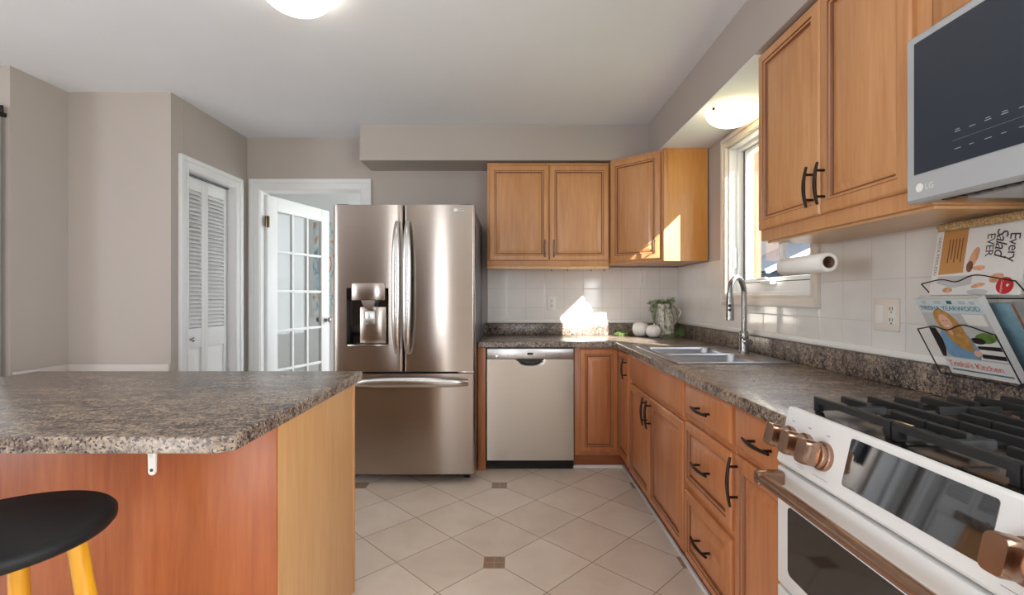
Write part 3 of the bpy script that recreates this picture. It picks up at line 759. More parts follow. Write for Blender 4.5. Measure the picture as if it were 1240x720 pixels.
MB().fbox(F, 0.105, 0.145, 0.800, 0.816, 0.0335, 0.0345).build('display', 'blackglass', cp, smooth=0)
for k in range(9): MB().lathe(F(-0.08 + k * 0.05 + (0.06 if k > 3 else 0), 0.797, 0.034), [(0.004, 0), (0.003, 0.0012)], 10, ax=(0, -1, 0)).build('button', 'steel_handle', cp)
MB().lathe(F(-0.105, 0.79, 0.034), [(0.012, 0), (0.012, 0.002), (0.009, 0.003)], 20, ax=(0, -1, 0)).build('power_button', 'steel_handle', cp)
MB().loft([[F(xc + 0.088 * math.cos(-PI * k / 16), zt + 0.0015 + 0.027 * math.sin(-PI * k / 16), c) for k in range(17)] for c in (0.006, 0.027)]).build('pocket', 'black', t, smooth=0)
MB().box(x0, x1, 3.355, 3.40, 0.0, 0.070).build('toe_board', 'black', t, smooth=0)

# ------------------------------------------------------------------ refrigerator
t = thing('refrigerator', 'stainless french door refrigerator with water dispenser and bottom freezer', 'refrigerator', (-0.69, 3.45, 0))
fx0, fx1, fyf = -1.147, -0.237, 3.063
cab_body('body', [(fx0 + 0.006, fx1 - 0.004, fyf + 0.085, 3.87, 0.05, 1.765)], t, 'darkgrey', 0.004)
def curved_panel(a0, a1, b0, b1, F, hole=None, th=0.075, bulge=0.010, r=0.016):
    b = MB(); ac = (a0 + a1) / 2; hw = (a1 - a0) / 2
    def c(a):
        e = min(a - a0, a1 - a); cc = bulge * (1 - ((a - ac) / hw) ** 2)
        if e < r: cc -= r - math.sqrt(max(0, r * r - (r - e) ** 2))
        return th - bulge + cc
    xs = sorted(set([a0 + r * (1 - math.cos(k * PI / 12)) for k in range(7)] + [a1 - r * (1 - math.cos(k * PI / 12)) for k in range(7)] + [a0 + r + (2 * hw - 2 * r) * k / 16 for k in range(1, 16)] + ([hole[0], hole[1]] if hole else [])))
    zs = [b0, b1] if not hole else [b0, hole[2], hole[3], b1]
    g = {}
    def vt(i, j):
        if (i, j) not in g: g[(i, j)] = b.bm.verts.new(F(xs[i], zs[j], c(xs[i])))
        return g[(i, j)]
    for i in range(len(xs) - 1):
        for j in range(len(zs) - 1):
            if hole and j == 1 and xs[i] >= hole[0] - 1e-6 and xs[i + 1] <= hole[1] + 1e-6: continue
            b.bm.faces.new([vt(i, j), vt(i + 1, j), vt(i + 1, j + 1), vt(i, j + 1)])
    # top, bottom, back
    for z in (b0, b1):
        P = [F(a, z, c(a)) for a in xs] + [F(a1, z, 0), F(a0, z, 0)]; b.faces(P, [tuple(range(len(P)))])
    P = [F(a0, b0, 0), F(a1, b0, 0), F(a1, b1, 0), F(a0, b1, 0)]; b.faces(P, [(0, 1, 2, 3)])
    b.faces([F(a0, b0, 0), F(a0, b1, 0), F(a0, b1, c(a0)), F(a0, b0, c(a0))], [(0, 1, 2, 3)]); b.faces([F(a1, b0, 0), F(a1, b1, 0), F(a1, b1, c(a1)), F(a1, b0, c(a1))], [(0, 1, 2, 3)])
    return b
F = FB(fyf + 0.080)
hole = (-1.058, -0.789, 0.884, 1.255)
dl = curved_panel(fx0, -0.698, 0.722, 1.787, F, hole).build('door', 'steel_fridge', t, smooth=50)
drr = curved_panel(-0.692, fx1, 0.722, 1.787, F).build('door', 'steel_fridge', t, smooth=50)
fz = curved_panel(fx0, fx1, 0.066, 0.708, F).build('freezer_drawer', 'steel_fridge', t, smooth=50)
# dispenser
b = MB(); a0, a1, z0, z1 = hole
P = [F(a0, z0, .066), F(a1, z0, .066), F(a1, z1, .066), F(a0, z1, .066), F(a0 + .004, z0 + .01, .008), F(a1 - .004, z0 + .01, .008), F(a1 - .004, z1, .008), F(a0 + .004, z1, .008)]
b.faces(P, [(0, 1, 5, 4), (1, 2, 6, 5), (2, 3, 7, 6), (3, 0, 4, 7), (4, 5, 6, 7)]); b.build('dispenser_recess', 'blackglass', dl, smooth=0)
b = MB(); b.fbox(F, a0 + .07, a1 - .03, z0 + .012, z0 + .25, 0.0085, 0.02, 0.003); b.fbox(F, a0 + 0.004, a1 - 0.004, z0 - 0.002, z0 + 0.008, 0.01, 0.066, 0.001); b.build('dispenser_back', 'steel_fridge', dl)
b = MB(); b.fbox(F, a0 + .034, a1 - .022, z1 - .078, z1 + 0.032, 0.03, 0.079, 0.004); b.build('dispenser_panel', 'steel_fridge', dl)
b = MB(); b.loft([[F(a0 + .135 + sx * w, z, 0.035 + sy * dd) for sx, sy in ((-1, -1), (1, -1), (1, 1), (-1, 1))] for (z, w, dd) in ((z1 - .078, .046, .024), (z1 - .11, .036, .020), (z1 - .135, .022, .012))]); b.build('nozzle', 'steel_light', dl)
b = MB(); b.fbox(F, a0 + .105, a0 + .168, z0 + .135, z0 + .225, 0.024, 0.032, 0.008); b.build('paddle', 'steel_light', dl)
def bar_handle(pts_c, parent, wide, thick, F, vert):
    """bowed flat bar: list of (along, across, standoff)"""
    b = MB(); rings = []
    for (s, x, c, k) in pts_c:
        w, h = wide * k / 2, thick / 2; rr = []
        for (du, dv) in ((-1, -.4), (-.7, -1), (.7, -1), (1, -.4), (1, .4), (.7, 1), (-.7, 1), (-1, .4)):
            rr.append(F(x + du * w, s, c + dv * h) if vert else F(s, x + du * w, c + dv * h))
        rings.append(rr)
    b.loft(rings); return b
for (xc_, par, sg) in ((-0.7315, dl, 1), (-0.660, drr, -1)):
    pts = []
    for k in range(17):
        q = -1 + k / 8; bow = 1 - q ** 4
        pts.append((1.258 + 0.422 * q, xc_ + sg * 0.004 * (q * q), 0.078 + 0.045 * bow ** 0.6 + 0.004, 0.6 + 0.4 * (1 - abs(q) ** 3)))
    bar_handle(pts, par, 0.052, 0.022, F, True).build('handle', 'steel_handle', par, smooth=50)
pts = []
for k in range(21):
    q = -1 + k / 10; bow = 1 - q ** 4
    pts.append((-0.665 + 0.385 * q, 0.652 + 0.010 * (1 - q * q), 0.078 + 0.045 * bow ** 0.6 + 0.004, 0.6 + 0.4 * (1 - abs(q) ** 3)))
bar_handle(pts, fz, 0.058, 0.022, F, False).build('handle', 'steel_handle', fz, smooth=50)
b = MB(); FTx = lambda a, bb, c: F(-0.345 + a, 1.742 + bb, 0.0755 + c); b.text('LG', 0.03, FTx, c=0.001); b.lathe(F(-0.36, 1.752, 0.0765), [(0.012, 0), (0.012, 0.0008)], 16, ax=(0, -1, 0)); b.build('logo', 'steel_handle', drr, smooth=0)
for x in (fx0 + 0.06, fx1 - 0.06):
    b = MB(); b.lathe((x - 0.02, fyf + 0.13, 0.026), [(0.026, 0), (0.026, 0.04)], 16, ax=(1, 0, 0)); b.box(x - 0.025, x + 0.025, fyf + 0.10, fyf + 0.18, 0.03, 0.05); b.build('foot', 'black', t)
    b = MB(); b.box(x - 0.04, x + 0.04, fyf + 0.02, fyf + 0.16, 1.766, 1.795, 0.006); b.build('hinge_cover', 'darkgrey', t)
    b = MB(); b.box(x - 0.05, x + 0.05, fyf + 0.03, fyf + 0.08, 0.7095, 0.7205, 0.002); b.build('hinge', 'steel_handle', t)

# ------------------------------------------------------------------ range
t = thing('gas_range', 'white double oven gas range with copper knobs and black grates', 'stove', (1.0, 0.83, 0))
ry0, ry1 = 0.462, 1.203
XD = 0.664
cab_body('body', [(0.71, XW - 0.03, ry0, ry1, 0.08, 0.905)], t, 'matte_white', 0.003)
MB().box(0.76, 1.2, ry0 + 0.01, ry1 - 0.01, 0, 0.08).build('plinth', 'black', t, smooth=0)
# tilted control panel
dn = V((-0.031, 0, -0.133)); Lp = dn.length; dn.normalize(); nn = V((dn.z, 0, -dn.x)); 
P0 = V((0.693, 0, 0.923))
FP = lambda a, bb, c: P0 + V((0, -a, 0)) + dn * bb + nn * c          # a = -y, bb down the panel, c outward
b = MB(); sec = [FP(0, 0, 0), FP(0, Lp - 0.006, 0), FP(0, Lp, -0.006), V((0.711, 0, 0.785)), V((0.711, 0, 0.905)), V((0.712, 0, 0.9075)), V((0.712, 0, 0.924)), V((0.698, 0, 0.926))]
b.loft([[V((p.x, y, p.z)) for p in sec] for y in (ry0, ry1)]); cp = b.build('control_panel', 'matte_white', t, smooth=20)
b = MB()
def rr2(a0, a1, b0, b1, r, n=4):
    P = []
    for (cx, cy, s0) in ((a1 - r, b1 - r, 0), (a0 + r, b1 - r, PI / 2), (a0 + r, b0 + r, PI), (a1 - r, b0 + r, 1.5 * PI)):
        for k in range(n + 1): P.append((cx + r * math.cos(s0 + k * PI / 2 / n), cy + r * math.sin(s0 + k * PI / 2 / n)))
    return P
b.loft([[FP(a, q, c) for a, q in rr2(-0.975, -0.678, 0.010, 0.107, 0.006)] for c in (-0.002, 0.0015)]); b.build('display', 'displayglass', cp, smooth=0)
for y in (1.172, 1.108, 1.043, 0.625, 0.560, 0.497):
    c0 = FP(-y, 0.072, 0); b = MB()
    b.lathe(c0, [(0.0315, -0.001), (0.0315, 0.008), (0.0295, 0.010), (0.027, 0.010), (0.027, 0.018), (0.025, 0.020), (0.016, 0.020)], 28, ax=nn)
    FK = lambda a, q, c: FP(-y + a, 0.070 + q, c)
    b.loft([[FK(a * k, q * k, c) for a, q in rr2(-0.0175, 0.0175, -0.027, 0.027, 0.010)] for (k, c) in ((0.84, 0.019), (1.0, 0.025), (1.0, 0.050), (0.94, 0.054))])
    kb = b.build('knob', 'copper', cp)
for (a0, a1, q0, q1) in [(-y - 0.005, -y + 0.005, 0.0255, 0.028) for y in (1.172, 1.108, 1.043)] + [(-1.125, -1.095, 0.116, 0.1172), (-1.12, -1.10, 0.121, 0.122), (-1.065, -1.015, 0.118, 0.1192), (-0.655, -0.60, 0.118, 0.1192)]:
    MB().fbox(FP, a0, a1, q0, q1, 0, 0.0004).build('marking', 'labelgrey', cp, smooth=0)
# oven doors
F = FR(XD + 0.045)
def oven_door(name, z0, z1, wz0, wz1, hz):
    b = MB(); b.fbox(F, -ry1, -ry0, z0, z1, 0, 0.045, 0.004); d = b.build(name, 'matte_white', t)
    b = MB(); b.loft([[F(a, q, c) for a, q in rr2(-1.157, -0.508, wz0, wz1, 0.014)] for c in (0.04, 0.0458)]); b.build('window', 'ovenglass', d, smooth=0)
    b = MB(); b.tube([F(-1.175, hz, 0.099), F(-0.49, hz, 0.099)], 0.0135, 18)
    for s0, s1 in ((-1.192, -1.166), (-0.499, -0.473)):
        b.fbox(F, s0, s1, hz - 0.017, hz + 0.017, 0.044, 0.112, 0.006)
    b.build('handle', 'copper', d)
    return d
oven_door('oven_door', 0.492, 0.781, 0.532, 0.697, 0.757)
oven_door('lower_oven_door', 0.09, 0.485, 0.14, 0.36, 0.435)
# cooktop
b = MB(); b.box(0.713, XW - 0.03, ry0 + 0.001, ry1 - 0.001, 0.9055, 0.9168, 0.003); ct = b.build('cooktop', 'cooktop', t)
gy = [1.196, 0.951, 0.707, 0.466]
def burner(x, y, r):
    b = MB(); b.lathe((x, y, 0.9172), [(r * 1.5, 0), (r * 1.5, 0.003), (r * 1.1, 0.005), (r * 1.05, 0.012), (r * 0.9, 0.014)], 28); o = b.build('burner', 'burner', t)
    MB().lathe((x, y, 0.9315), [(r * 0.95, 0), (r, 0.003), (r * 0.97, 0.008), (r * 0.8, 0.010), (0.001, 0.0105)], 28).build('burner_cap', 'iron', o)
for (x, y, r) in ((0.87, 1.075, 0.042), (1.17, 1.075, 0.034), (1.02, 0.83, 0.05), (0.87, 0.587, 0.045), (1.17, 0.587, 0.034)): burner(x, y, r)
def grate(y0, y1):
    b = MB(); zt, zb = 0.954, 0.938
    X0, X1 = 0.757, 1.285
    def bar(xa, ya, xb, yb, w=0.0055, z0=zb, z1=zt):
        d = V((xb - xa, yb - ya, 0)).normalized(); p = V((-d.y, d.x, 0)) * w
        rings = []
        for (x, y, zz) in ((xa, ya, z0), (xb, yb, z0)):
            c = V((x, y, 0)); rings.append([c + p + V((0, 0, z0)), c + p * 0.85 + V((0, 0, z1 - 0.002)), c + p * 0.4 + V((0, 0, z1)), c - p * 0.4 + V((0, 0, z1)), c - p * 0.85 + V((0, 0, z1 - 0.002)), c - p + V((0, 0, z0))])
        b.loft(rings)
    bar(X0, y0, X0, y1, 0.008); bar(X1, y0, X1, y1, 0.007)
    bar(X0, y0 + 0.022, X1, y0 + 0.022, 0.006, 0.924, 0.9375); bar(X0, y1 - 0.022, X1, y1 - 0.022, 0.006, 0.924, 0.9375)
    ym = (y0 + y1) / 2; n = 8
    for k in range(1, n):
        x = X0 + (X1 - X0) * k / n
        if k in (2, 4, 6): bar(x, y0, x, y1, 0.0065)
        else:
            Ls = 0.085 if k in (1, 7) else 0.070
            bar(x, y1, x, y1 - Ls, 0.0065); bar(x, y0, x, y0 + Ls, 0.0065)
    bar(X0, ym, X0 + 0.075, ym); bar(X1, ym, X1 - 0.09, ym); bar((X0 + X1) / 2 - 0.07, ym, (X0 + X1) / 2 + 0.07, ym)
    for x in (X0, X1):
        for y in (y0 + 0.008, y1 - 0.008): b.box(x - 0.008, x + 0.008, y - 0.008, y + 0.008, 0.9172, 0.945, 0.002)
    return b.build('grate', 'iron', t, smooth=30)
for k in range(3): grate(gy[k + 1] + 0.002, gy[k] - 0.002)

# ------------------------------------------------------------------ peninsula
t = thing('peninsula_worktop', 'thick granite-look peninsula worktop in the left foreground', 'worktop', (-1.3, 1.55, 0.853))
b = MB()
pl = [(-1.985, 1.065), (-0.660, 1.065), (-0.625, 1.085), (-0.625, 2.011), (-1.985, 2.011)]
b.loft([[V((x, y, z)) for x, y in pl] for z in (0.853, ZC)])
b.bm.normal_update(); bmesh.ops.recalc_face_normals(b.bm, faces=b.bm.faces); b.bm.normal_update()
bevel_top(b, ZC, 0.005)
b.build('worktop', 'granite', t)
t = thing('peninsula_cabinet', 'peninsula cabinet with orange wood back panel and tan end panel', 'cabinet', (-1.3, 1.65, 0))
MB().box(-1.95, -0.652, 1.327, 1.94, 0.0, 0.8525).build('body', 'tan', t, smooth=0)
MB().box(-1.96, -0.6465, 1.320, 1.3265, 0.0, 0.8525, 0.001).build('back_panel', 'cherry', t)
MB().box(-0.6515, -0.645, 1.327, 1.945, 0.0, 0.8525).build('end_panel', 'tan', t, smooth=0)
MB().box(-0.66, -0.640, 1.9455, 1.963, 0.0, 0.8525, 0.002).build('corner_trim', 'wood', t)
# white shelf bracket under the overhang
F = FB(1.3195)
b = MB(); ac = -0.985
pr = [(ac - 0.013, 0.852), (ac + 0.013, 0.852), (ac + 0.010, 0.73)] + [(ac + 0.010 * math.cos(-k * PI / 8), 0.722 + 0.010 * math.sin(-k * PI / 8)) for k in range(9)] + [(ac - 0.010, 0.73)]
b.loft([[F(a, q, c) for a, q in pr] for c in (0.0, 0.006)]); b.fbox(F, ac - 0.012, ac + 0.012, 0.846, 0.8525, 0.0, 0.16, 0.002)
b.loft([[F(ac - 0.003, 0.846, 0.006), F(ac + 0.003, 0.846, 0.006), F(ac + 0.003, 0.846, 0.12), F(ac - 0.003, 0.846, 0.12)], [F(ac - 0.003, 0.76, 0.006), F(ac + 0.003, 0.76, 0.006), F(ac + 0.003, 0.77, 0.012), F(ac - 0.003, 0.77, 0.012)]])
t = thing('shelf_bracket', 'small white metal bracket under the peninsula overhang', 'bracket', (ac, 1.31, 0.71))
b.build('bracket', 'plastic_white', t)
MB().lathe(F(ac, 0.726, 0.006), [(0.0045, 0), (0.004, 0.002), (0.001, 0.0025)], 12, ax=(0, -1, 0)).build('screw', 'slot', t)

# ------------------------------------------------------------------ stool
sx, sy = -1.005, 0.935
t = thing('bar_stool', 'round black seat bar stool with yellow legs at the peninsula', 'stool', (sx, sy, 0))
zs = 0.755; R = 0.185
b = MB(); b.lathe((sx, sy, zs - 0.034), [(R - 0.02, 0), (R - 0.006, 0.004), (R, 0.012), (R, 0.024), (R - 0.006, 0.031), (R - 0.016, 0.034), (0.001, 0.034)], 56); b.build('seat', 'seat', t, smooth=50)
legs = []
for k in range(4):
    a = math.radians(32 + 90 * k); c, s_ = math.cos(a), math.sin(a)
    top = V((sx + 0.115 * c, sy + 0.115 * s_, zs - 0.036)); bot = V((sx + 0.21 * c, sy + 0.21 * s_, 0)); legs.append((top, bot))
    MB().tube([top.lerp(bot, q) for q in (0, .3, .6, .85, 1)], [0.017, 0.0185, 0.019, 0.017, 0.014], 16).build('leg', 'yellow', t)
for k in range(4):
    q = 0.58 if k % 2 else 0.66
    MB().tube([legs[k][0].lerp(legs[k][1], q), legs[(k + 1) % 4][0].lerp(legs[(k + 1) % 4][1], q)], 0.011, 12).build('stretcher', 'yellow', t)

# ------------------------------------------------------------------ ceiling lights
def dome_light(x, y, z, r, h, label, mat):
    t = thing('ceiling_light', label, 'ceiling light', (x, y, z - h))
    MB().lathe((x, y, z - 0.0005), [(r * 0.92, 0), (r * 0.92, -0.012), (r * 0.80, -0.016)], 40).build('base', 'plastic_white', t)
    pr = [(r * math.sin(k * PI / 2 / 9) if k else 0.002, -h + (h - 0.018) * (1 - math.cos(k * PI / 2 / 9))) for k in range(10)]
    MB().lathe((x, y, z), pr, 40, cap1=True).build('dome', mat, t, smooth=60)
    for k in range(3):
        a = math.radians(-35 + 120 * k); b = MB(); c, s_ = math.cos(a), math.sin(a)
        b.lathe((x + c * (r * 0.99), y + s_ * (r * 0.99), z - 0.03), [(0.009, -0.004), (0.009, 0.006), (0.004, 0.010)], 12, ax=(c, s_, -0.3)); b.build('clip', 'brass', t)
dome_light(-0.905, 2.02, CE, 0.138, 0.095, 'lit flush dome ceiling light on the main ceiling', 'dome')
dome_light(1.19, 2.60, SZ - 0.004, 0.135, 0.105, 'lit warm dome light in the soffit above the sink', 'dome_warm')

# ------------------------------------------------------------------ outlets
def outlet_face(b, F, a, z):
    for dz in (0.02, -0.02):
        b.fbox(F, a - 0.0075, a - 0.0045, z + dz - 0.004, z + dz + 0.008, 0.0065, 0.0088, m='slot'); b.fbox(F, a + 0.0045, a + 0.0075, z + dz - 0.004, z + dz + 0.008, 0.0065, 0.0088, m='slot')
        b.lathe(F(a, z + dz - 0.011, 0.0066), [(0.003, 0), (0.003, 0.0022)], 10, ax=F(0, 0, 1) - F(0, 0, 0), m='slot')
F = FB(YW - 0.0085)
t = thing('wall_outlet', 'white double outlet on the back tiles above the dishwasher', 'outlet', (0.324, YW - 0.01, 1.09))
MB().fbox(F, 0.289, 0.359, 1.09, 1.204, 0, 0.006, 0.003).build('plate', 'plastic_white', t)
MB().fbox(F, 0.307, 0.341, 1.112, 1.182, 0.005, 0.008, 0.002).build('receptacle', 'plastic_white', t)
b = MB(); outlet_face(b, F, 0.324, 1.147); b.build('slots', 'slot', t)
F = FR(XW - 0.0085)
t = thing('switch_and_outlet', 'cream double plate with rocker switch and outlet on the right tiles', 'switch', (XW - 0.01, 1.73, 1.075))
MB().fbox(F, -1.792, -1.672, 1.077, 1.194, 0, 0.006, 0.003).build('plate', 'cream', t)
MB().fbox(F, -1.777, -1.743, 1.101, 1.171, 0.005, 0.009, 0.002).build('rocker', 'plastic_white', t)
MB().fbox(F, -1.720, -1.686, 1.101, 1.171, 0.005, 0.008, 0.002).build('receptacle', 'plastic_white', t)
b = MB(); outlet_face(b, F, -1.703, 1.136); b.build('slots', 'slot', t)
F = FB(YW - 0.0085)
t = thing('wall_switch', 'slim white switch strip on the back tiles under the corner cabinet', 'switch', (1.07, YW - 0.01, 1.27))
MB().fbox(F, 1.045, 1.068, 1.275, 1.41, 0, 0.008, 0.002).build('plate', 'plastic_white', t)
MB().fbox(F, 1.080, 1.092, 1.285, 1.41, 0, 0.006, 0.002).build('cable_cover', 'plastic_white', t)

# ------------------------------------------------------------------ paper towel
t = thing('paper_towel_holder', 'white paper towel holder hung under the right wall cabinet', 'holder', (1.10, 1.83, 1.31))
PX, PZ = 1.12, 1.322
b = MB(); b.box(PX - 0.012, PX + 0.012, 1.985, 1.997, PZ - 0.02, 1.423, 0.003); b.box(PX - 0.012, PX + 0.012, 1.95, 1.997, 1.417, 1.423, 0.002)
b.tube([(PX, 1.99, PZ), (PX, 1.76, PZ)], 0.008, 10); b.build('arm', 'plastic_white', t)
t = thing('paper_towel_roll', 'nearly used roll of white paper towel under the right wall cabinet', 'paper towel', (PX, 1.83, 1.28))
b = MB(); rp = 0.035
b.lathe((PX, 1.70, PZ), [(0.0215, 0.0), (rp - 0.003, -0.0), (rp, 0.004), (rp, 0.275), (rp - 0.003, 0.279), (0.0215, 0.279), (0.0215, 0.0)], 32, ax=(0, 1, 0), cap0=False, cap1=False); b.build('paper', 'paper', t, smooth=40)
b = MB(); b.lathe((PX, 1.699, PZ), [(0.0212, 0), (0.0195, 0), (0.0195, 0.281), (0.0212, 0.281), (0.0212, 0)], 28, ax=(0, 1, 0), cap0=False, cap1=False); b.build('core', 'core', t, smooth=40)

# ------------------------------------------------------------------ pitcher, pumpkins, greenery
def pitcher_mat():
    q = NT('embossed_ceramic'); q.setv(Roughness=0.4)
    v = q.coord(scale=(1, 1, 0.55)); f = q.noise(v, 55, 3, 0.6, 0.8)
    q.l(q.ramp(f, [(0.38, lin((120, 116, 100))), (0.5, lin((206, 202, 190))), (0.62, lin((230, 228, 220)))]), q.b.inputs['Base Color'])
    q.bump(f, 0.5, 0.003); return q.m
M['embossed'] = pitcher_mat()
px, py = 1.195, 3.75
t = thing('ceramic_pitcher', 'embossed white ceramic pitcher in the worktop corner', 'pitcher', (px, py, ZC))
b = MB(); prof = [(0.066, 0.0), (0.070, 0.006), (0.069, 0.05), (0.066, 0.11), (0.060, 0.16), (0.052, 0.20), (0.047, 0.225), (0.049, 0.245), (0.053, 0.255), (0.049, 0.255), (0.043, 0.23), (0.046, 0.20), (0.055, 0.15), (0.060, 0.02), (0.001, 0.015)]
rings = []
for (r, h) in prof:
    rg = []
    for k in range(36):
        a = 2 * PI * k / 36; rr_ = r
        if h > 0.2: rr_ *= 1 + 0.35 * max(0, math.cos(a - math.radians(200))) ** 6 * (h - 0.2) / 0.055
        rg.append(V((px + rr_ * math.cos(a), py + rr_ * math.sin(a), ZC + 0.0006 + h)))
    rings.append(rg)
b.loft(rings); b.build('body', 'embossed', t, smooth=50)
hd = V((0.95, -0.3, 0)).normalized(); pts = []
for k in range(15):
    q = k / 14; z = 0.235 - 0.15 * q; o_ = 0.046 + 0.012 * q + 0.062 * math.sin(PI * q ** 0.75)
    pts.append(V((px, py, ZC + z + 0.02 * math.sin(PI * q))) + hd * o_)
MB().tube(pts, [0.0075 - 0.002 * k / 14 for k in range(15)], 10).build('handle', 'cream', t)

def sprig(b, pts, n, L, spread, m_leaf='leaf', m_stem='stem'):
    pts = [V(p) for p in pts]; b.tube(pts, 0.0014, 5, m_stem)
    for k in range(n):
        q = (k + rnd.random()) / n * (len(pts) - 1); i = min(int(q), len(pts) - 2); p = pts[i].lerp(pts[i + 1], q - i); T = (pts[i + 1] - pts[i]).normalized()
        side = V((rnd.gauss(0, 1), rnd.gauss(0, 1), rnd.gauss(0, 1))); side -= T * side.dot(T); side.normalize()
        d = (T * 0.7 + side * spread).normalized(); w = d.cross(side).normalized() * (0.0013 + 0.0008 * rnd.random()); l = L * (0.7 + 0.6 * rnd.random())
        up = side * 0.002
        b.faces([p, p + d * l * .5 + w, p + d * l, p + d * l * .5 - w, p + d * l * .5 + up], [(0, 1, 4), (1, 2, 4), (2, 3, 4), (3, 0, 4)], m_leaf)
top = V((px, py, ZC + 0.245))
t = thing('herb_bunch', 'green rosemary bunch spilling out of the ceramic pitcher', 'herbs', (px, py, ZC + 0.2))
b = MB()
for (ax_, ay_, rise, drop) in ((-0.125, -0.02, 0.035, -0.02), (-0.10, -0.03, 0.03, 0.01), (-0.095, -0.01, 0.02, 0.10), (-0.088, -0.012, 0.03, 0.15), (-0.082, -0.008, 0.02, 0.19), (-0.11, 0.0, 0.03, 0.05), (-0.028, -0.072, 0.02, 0.17), (0.05, -0.03, 0.05, -0.05), (0.03, 0.0, 0.04, -0.03), (-0.02, -0.03, 0.035, -0.02), (-0.06, 0.0, 0.045, -0.02), (0.075, -0.05, 0.02, 0.13), (0.02, -0.05, 0.03, 0.02)):
    e = V((ax_, ay_, 0))
    sprig(b, [top + V((0, 0, -0.04)), top + e * 0.45 + V((0, 0, rise)), top + e * 0.95 + V((0, 0, rise * 0.4 - drop * 0.3)), top + e * 1.05 + V((0, 0, -drop * 0.65)), top + e * 1.0 + V((0, 0, -drop))], 90, 0.024, 0.75)
b.build('sprigs', 'leaf', t, smooth=0, normals=False)
def lay_sprigs(label, pts_list):
    c = V(pts_list[0][0]); t = thing('herb_sprig', label, 'herbs', (c.x, c.y, ZC)); b = MB()
    for p in pts_list: sprig(b, [V(q) for q in p], 60, 0.024, 0.9)
    for v in b.bm.verts: v.co.z = max(v.co.z, ZC + 0.0012)
    b.build('sprigs', 'leaf', t, smooth=0, normals=False)
zc = ZC + 0.012
lay_sprigs('green herb sprig lying on worktop left of the white pumpkins', [[(0.80, 3.79, zc), (0.86, 3.80, zc + .012), (0.915, 3.82, zc + .02)], [(0.82, 3.84, zc), (0.88, 3.855, zc + 0.02), (0.93, 3.868, zc + .01)], [(0.83, 3.75, zc), (0.90, 3.77, zc + 0.005)]])
lay_sprigs('green herb sprigs lying on worktop right of the ceramic pitcher', [[(1.24, 3.645, zc), (1.275, 3.68, zc + .03), (1.30, 3.72, zc + .045)], [(1.24, 3.64, zc), (1.29, 3.66, zc + 0.02), (1.315, 3.70, zc + .03)], [(1.16, 3.63, zc), (1.2, 3.625, zc + 0.01), (1.24, 3.63, zc + .02)], [(1.27, 3.62, zc), (1.30, 3.65, zc + .01), (1.31, 3.69, zc + .05)], [(1.13, 3.615, zc), (1.17, 3.61, zc + .005)]])
def pumpkin(x, y, r, h, label, rot, lean=0.0):
    t = thing('ceramic_pumpkin', label, 'ornament', (x, y, ZC), 0, 'white pumpkins in the worktop corner'); b = MB(); n = 48; rings = []
    for k in range(13):
        ph = -PI / 2 + PI * k / 12; rr_ = r * (0.30 + 0.70 * math.cos(ph)) if abs(ph) < PI / 2 - 0.01 else r * 0.12; z = h / 2 + h / 2 * math.sin(ph) - (0.012 if k == 12 else 0) + (0.004 if k == 0 else 0)
        rings.append([V((x + rr_ * (1 - 0.07 * abs(math.cos(4 * (2 * PI * j / n + rot)))) * math.cos(2 * PI * j / n), y + rr_ * (1 - 0.07 * abs(math.cos(4 * (2 * PI * j / n + rot)))) * math.sin(2 * PI * j / n), ZC + 0.0006 + z)) for j in range(n)])
    b.loft(rings); b.build('body', 'ceramic', t, smooth=70)
    MB().tube([(x, y, ZC + h - 0.014), (x + 0.003, y, ZC + h + 0.002), (x + 0.010, y - 0.003, ZC + h + 0.010)], [0.009, 0.006, 0.007], 8).build('stem', 'ceramic', t)
pumpkin(1.01, 3.775, 0.068, 0.115, 'larger white ceramic pumpkin at the back beside the pitcher', 0.2)
pumpkin(1.082, 3.675, 0.057, 0.095, 'smaller white ceramic pumpkin in front of the larger one', 0.5)

# ------------------------------------------------------------------ magazine rack and cookbooks
M['wire'] = plain('dark_wire', (48, 50, 54), 0.3, 0.8)
M['rope'] = plain('woven_rope', (176, 146, 104), 0.85, var=0.45, scale=160)
M['cover_white'] = plain('cover_white', (226, 224, 220), 0.3, var=0.02)
M['cover_grey'] = plain('cover_grey', (190, 190, 188), 0.3, var=0.06)
M['cover_tan'] = plain('cover_tan', (190, 140, 84), 0.35, var=0.05)
M['cover_sky'] = plain('cover_pale_blue', (200, 214, 218), 0.3, var=0.03)
M['ink'] = plain('ink_dark', (40, 36, 36), 0.4)
M['ink_teal'] = plain('ink_teal', (60, 110, 120), 0.4)
M['ink_red'] = plain('ink_coral', (206, 96, 80), 0.4)
M['red'] = plain('seal_red', (190, 30, 34), 0.35)
M['hair'] = plain('print_blonde', (188, 142, 80), 0.35, var=0.25, scale=60)
M['skin'] = plain('print_skin', (226, 176, 150), 0.35)
M['blue'] = plain('print_blue', (120, 160, 190), 0.35, var=0.1, scale=30)
M['dkbrown'] = plain('print_brown', (120, 74, 50), 0.4, var=0.3, scale=60)
M['peach'] = plain('print_peach', (214, 160, 126), 0.4, var=0.25, scale=70)
M['leafprint'] = plain('print_green', (96, 130, 60), 0.4, var=0.3, scale=60)
M['pages'] = plain('page_edges', (214, 210, 200), 0.8, var=0.08, scale=90)
M['teal'] = plain('magazine_teal', (110, 140, 150), 0.4, var=0.25, scale=20)

def tilted(ptop, pbot, y_left):
    """frame on a leaning cover: a to the right (towards -y), b up the slope from the bottom, c outward"""
    T = (V(ptop) - V(pbot)).normalized(); R_ = V((0, -1, 0)); N = R_.cross(T).normalized()
    if N.x > 0: N = -N
    o_ = V((pbot[0], y_left, pbot[2]))
    return lambda a, bb, c: o_ + R_ * a + T * bb + N * c
